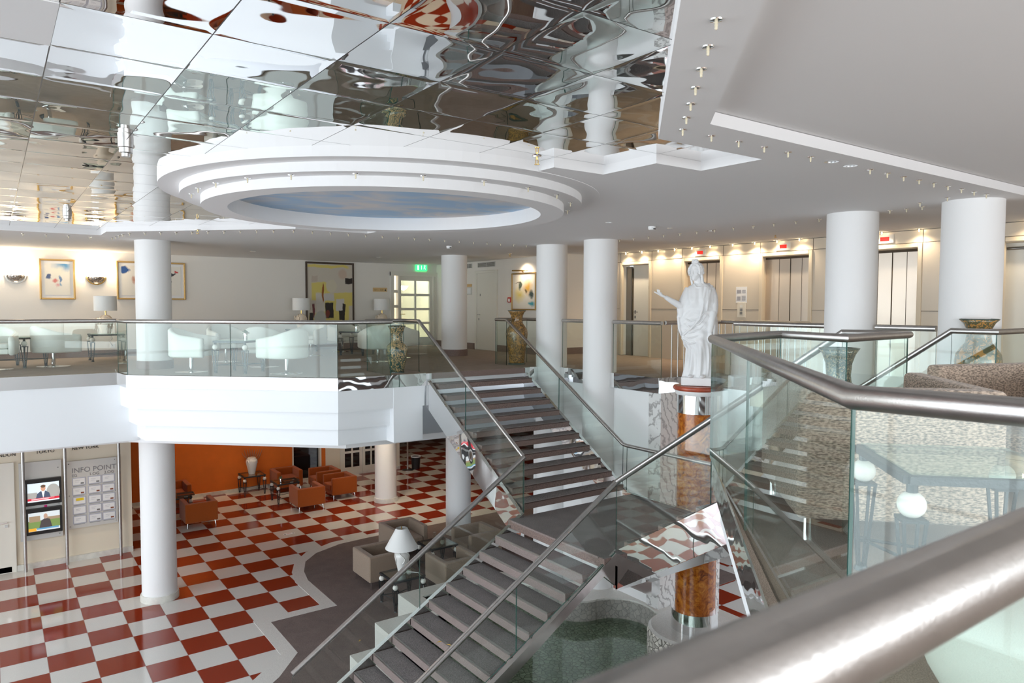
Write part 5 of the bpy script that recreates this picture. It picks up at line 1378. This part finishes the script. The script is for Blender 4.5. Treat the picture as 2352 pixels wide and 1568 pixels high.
    hv = (wr-el).normalized(); hv = (hv + Vector((-.30, -.1, .06))).normalized(); side = hv.cross(Vector((0, 0, 1))).normalized(); upv = side.cross(hv).normalized()
    m.grid([[tuple(wr + hv*(.100*i/5 - .008) + side*(.030+.012*sin(pi*min(1, i/5)))*cos(2*pi*k/16) + upv*.020*sin(2*pi*k/16)) for k in range(16)] for i in range(6)])
    base = wr + hv*.085
    for off, ln, curl in ((-.033, .092, .04), (-.011, .088, .70), (.011, .080, .90), (.031, .066, 1.0)):
        p = base + side*off; pts = [tuple(p - hv*.02)]; rr = [.0125]
        for q in range(3):
            ang = curl*(.55 + .35*q); d2 = (hv*cos(ang) + upv*sin(ang)).normalized(); p = p + d2*ln*(.45, .32, .25)[q]; pts.append(tuple(p)); rr.append((.0120, .0108, .0090)[q])
        m.tube(pts, rr, 10); m.sphere(pts[-1], rr[-1], 8, 6)
    p = wr + hv*.030 - side*.032
    m.tube([tuple(p), tuple(p - side*.022 + hv*.024 + upv*.020), tuple(p - side*.018 + hv*.058 + upv*.040)], [.0145, .013, .010], 10)
    # her left arm hangs down, forearm bare below the mantle
    m.tube([(.150, .0, 1.455), (.190, .01, 1.34), (.208, .035, 1.20), (.208, .06, 1.08), (.20, .08, 1.0)], [.070, .074, .070, .060, .04], 18)
    m.tube([(.206, .07, 1.10), (.192, .125, .95), (.172, .165, .80)], [.056, .047, .031], 16)
    hp0 = Vector((.172, .165, .80)); hv2 = Vector((-.10, .10, -.98)).normalized(); s2 = Vector((.85, .5, .0)).normalized(); u2 = s2.cross(hv2).normalized()
    m.grid([[tuple(hp0 + hv2*(.095*i/5 - .005) + s2*(.029+.011*sin(pi*min(1, i/5)))*cos(2*pi*k/14) + u2*.019*sin(2*pi*k/14)) for k in range(14)] for i in range(6)])
    for off, ln in ((-.032, .070), (-.011, .082), (.011, .078), (.031, .062)):
        p = hp0 + hv2*.085 + s2*off; pts = [tuple(p - hv2*.02)]; rr = [.0125]
        for q in range(3):
            ang = .35 + .25*q; d2 = (hv2*cos(ang) - u2*sin(ang)).normalized(); p = p + d2*ln*(.45, .32, .25)[q]; pts.append(tuple(p)); rr.append((.012, .0108, .009)[q])
        m.tube(pts, rr, 10)
    p = hp0 + hv2*.03 - s2*.030; m.tube([tuple(p), tuple(p - s2*.020 + hv2*.03 - u2*.01), tuple(p - s2*.012 + hv2*.062 - u2*.02)], [.0135, .012, .0095], 10)
    # mantle: diagonal roll from her left shoulder, hanging folds by her left side, swag under the right sleeve
    m.tube([(.13, -.02, 1.51), (.10, .10, 1.46), (.075, .165, 1.32), (.06, .185, 1.15), (.02, .19, 1.0), (-.10, .195, .86), (-.22, .15, .76)], [.035, .028, .022, .018, .018, .020, .018], 12)
    m.tube([(.17, -.01, 1.49), (.155, .09, 1.42), (.135, .15, 1.28), (.125, .17, 1.12)], [.032, .026, .02, .012], 12)
    for k in range(5):
        w = k/4; m.tube([(.20+.03*w, .10-.05*k*.6, 1.12), (.225+.02*w, .11-.04*k, .90), (.215+.025*w, .12-.045*k, .68), (.20+.04*w, .11-.045*k, .46 + .06*(k % 2))], [.02, .026, .024, .010], 10)
    for k in range(4): m.tube([(-.27-.012*k, .09-.03*k, 1.16), (-.30-.006*k, .10-.035*k, 1.02), (-.285+.012*k, .11-.035*k, .86), (-.25+.02*k, .11-.03*k, .74)], [.012, .022, .02, .010], 10)
    for k in range(5):   # swags across the belly
        zc = 1.02 - .085*k; m.tube([(-.25, .10, zc+.02), (-.12, .185, zc-.055), (.02, .19, zc-.01), (.12, .165, zc+.12)], [.006, .012, .011, .005], 8)
    m.tube([(-.085, .075, 1.53), (-.035, .12, 1.475), (.03, .12, 1.475), (.08, .07, 1.53)], [.011]*4, 8)      # neckline
    # feet
    m.sphere((.08, .20, .145), .05, 14, 8, (.9, 1.5, .6)); m.sphere((-.10, .175, .14), .045, 14, 8, (.9, 1.4, .6))
    m.v = [(-p[0], p[1], p[2]) for p in m.v]     # she faces +y, so her left is -x
    body = m.build('body', STATUE, t)
    rm = body.modifiers.new('fuse', 'REMESH'); rm.mode = 'VOXEL'; rm.voxel_size = .0050; rm.use_smooth_shade = True
    sm = body.modifiers.new('smooth', 'SMOOTH'); sm.factor = .5; sm.iterations = 2
    # hair: wreathed curls, top knot and locks down to the shoulders
    h = MB(); random.seed(7)
    h.sphere(hd((0, -.024, .035)), .096, 28, 16, (.98, 1.02, .98))
    for row, (rad, yy, n_, r_) in enumerate(((.088, .040, 17, .024), (.098, .012, 19, .026), (.099, -.02, 17, .026))):
        for k in range(n_):
            a = pi*(-.10 + 1.20*k/(n_-1)) + .06*row
            h.sphere(hd((rad*cos(a), yy + .010*random.random(), .012 + (rad+.012)*sin(a))), r_*(.85 + .3*random.random()), 10, 7)
    for k in range(9): h.sphere(hd((-.036 + .009*k, .030 + .012*(k % 2), .140 + .012*((k*2) % 3))), .022, 10, 7)
    for k in range(7): h.sphere(hd((-.080 + .003*k, .022 - .004*k, -.015 - .027*k)), .023 - .0006*k, 10, 7)
    for k in range(11): h.sphere(hd((.080 + .004*k, -.005 - .002*k, -.005 - .027*k)), .025 - .0008*k, 10, 7)
    h.sphere(hd((0, -.118, .03)), .05, 14, 9)
    h.v = [(-p[0], p[1], p[2]) for p in h.v]
    hair = h.build('hair', STATUE, t)
    rm = hair.modifiers.new('fuse', 'REMESH'); rm.mode = 'VOXEL'; rm.voxel_size = .0042; rm.use_smooth_shade = True
    return t
# front towards the viewer, turned slightly to the picture's left
fd = math.atan2(-BY, -BX) + radians(-6)
statue(BX, BY, -.022, fd - pi/2)
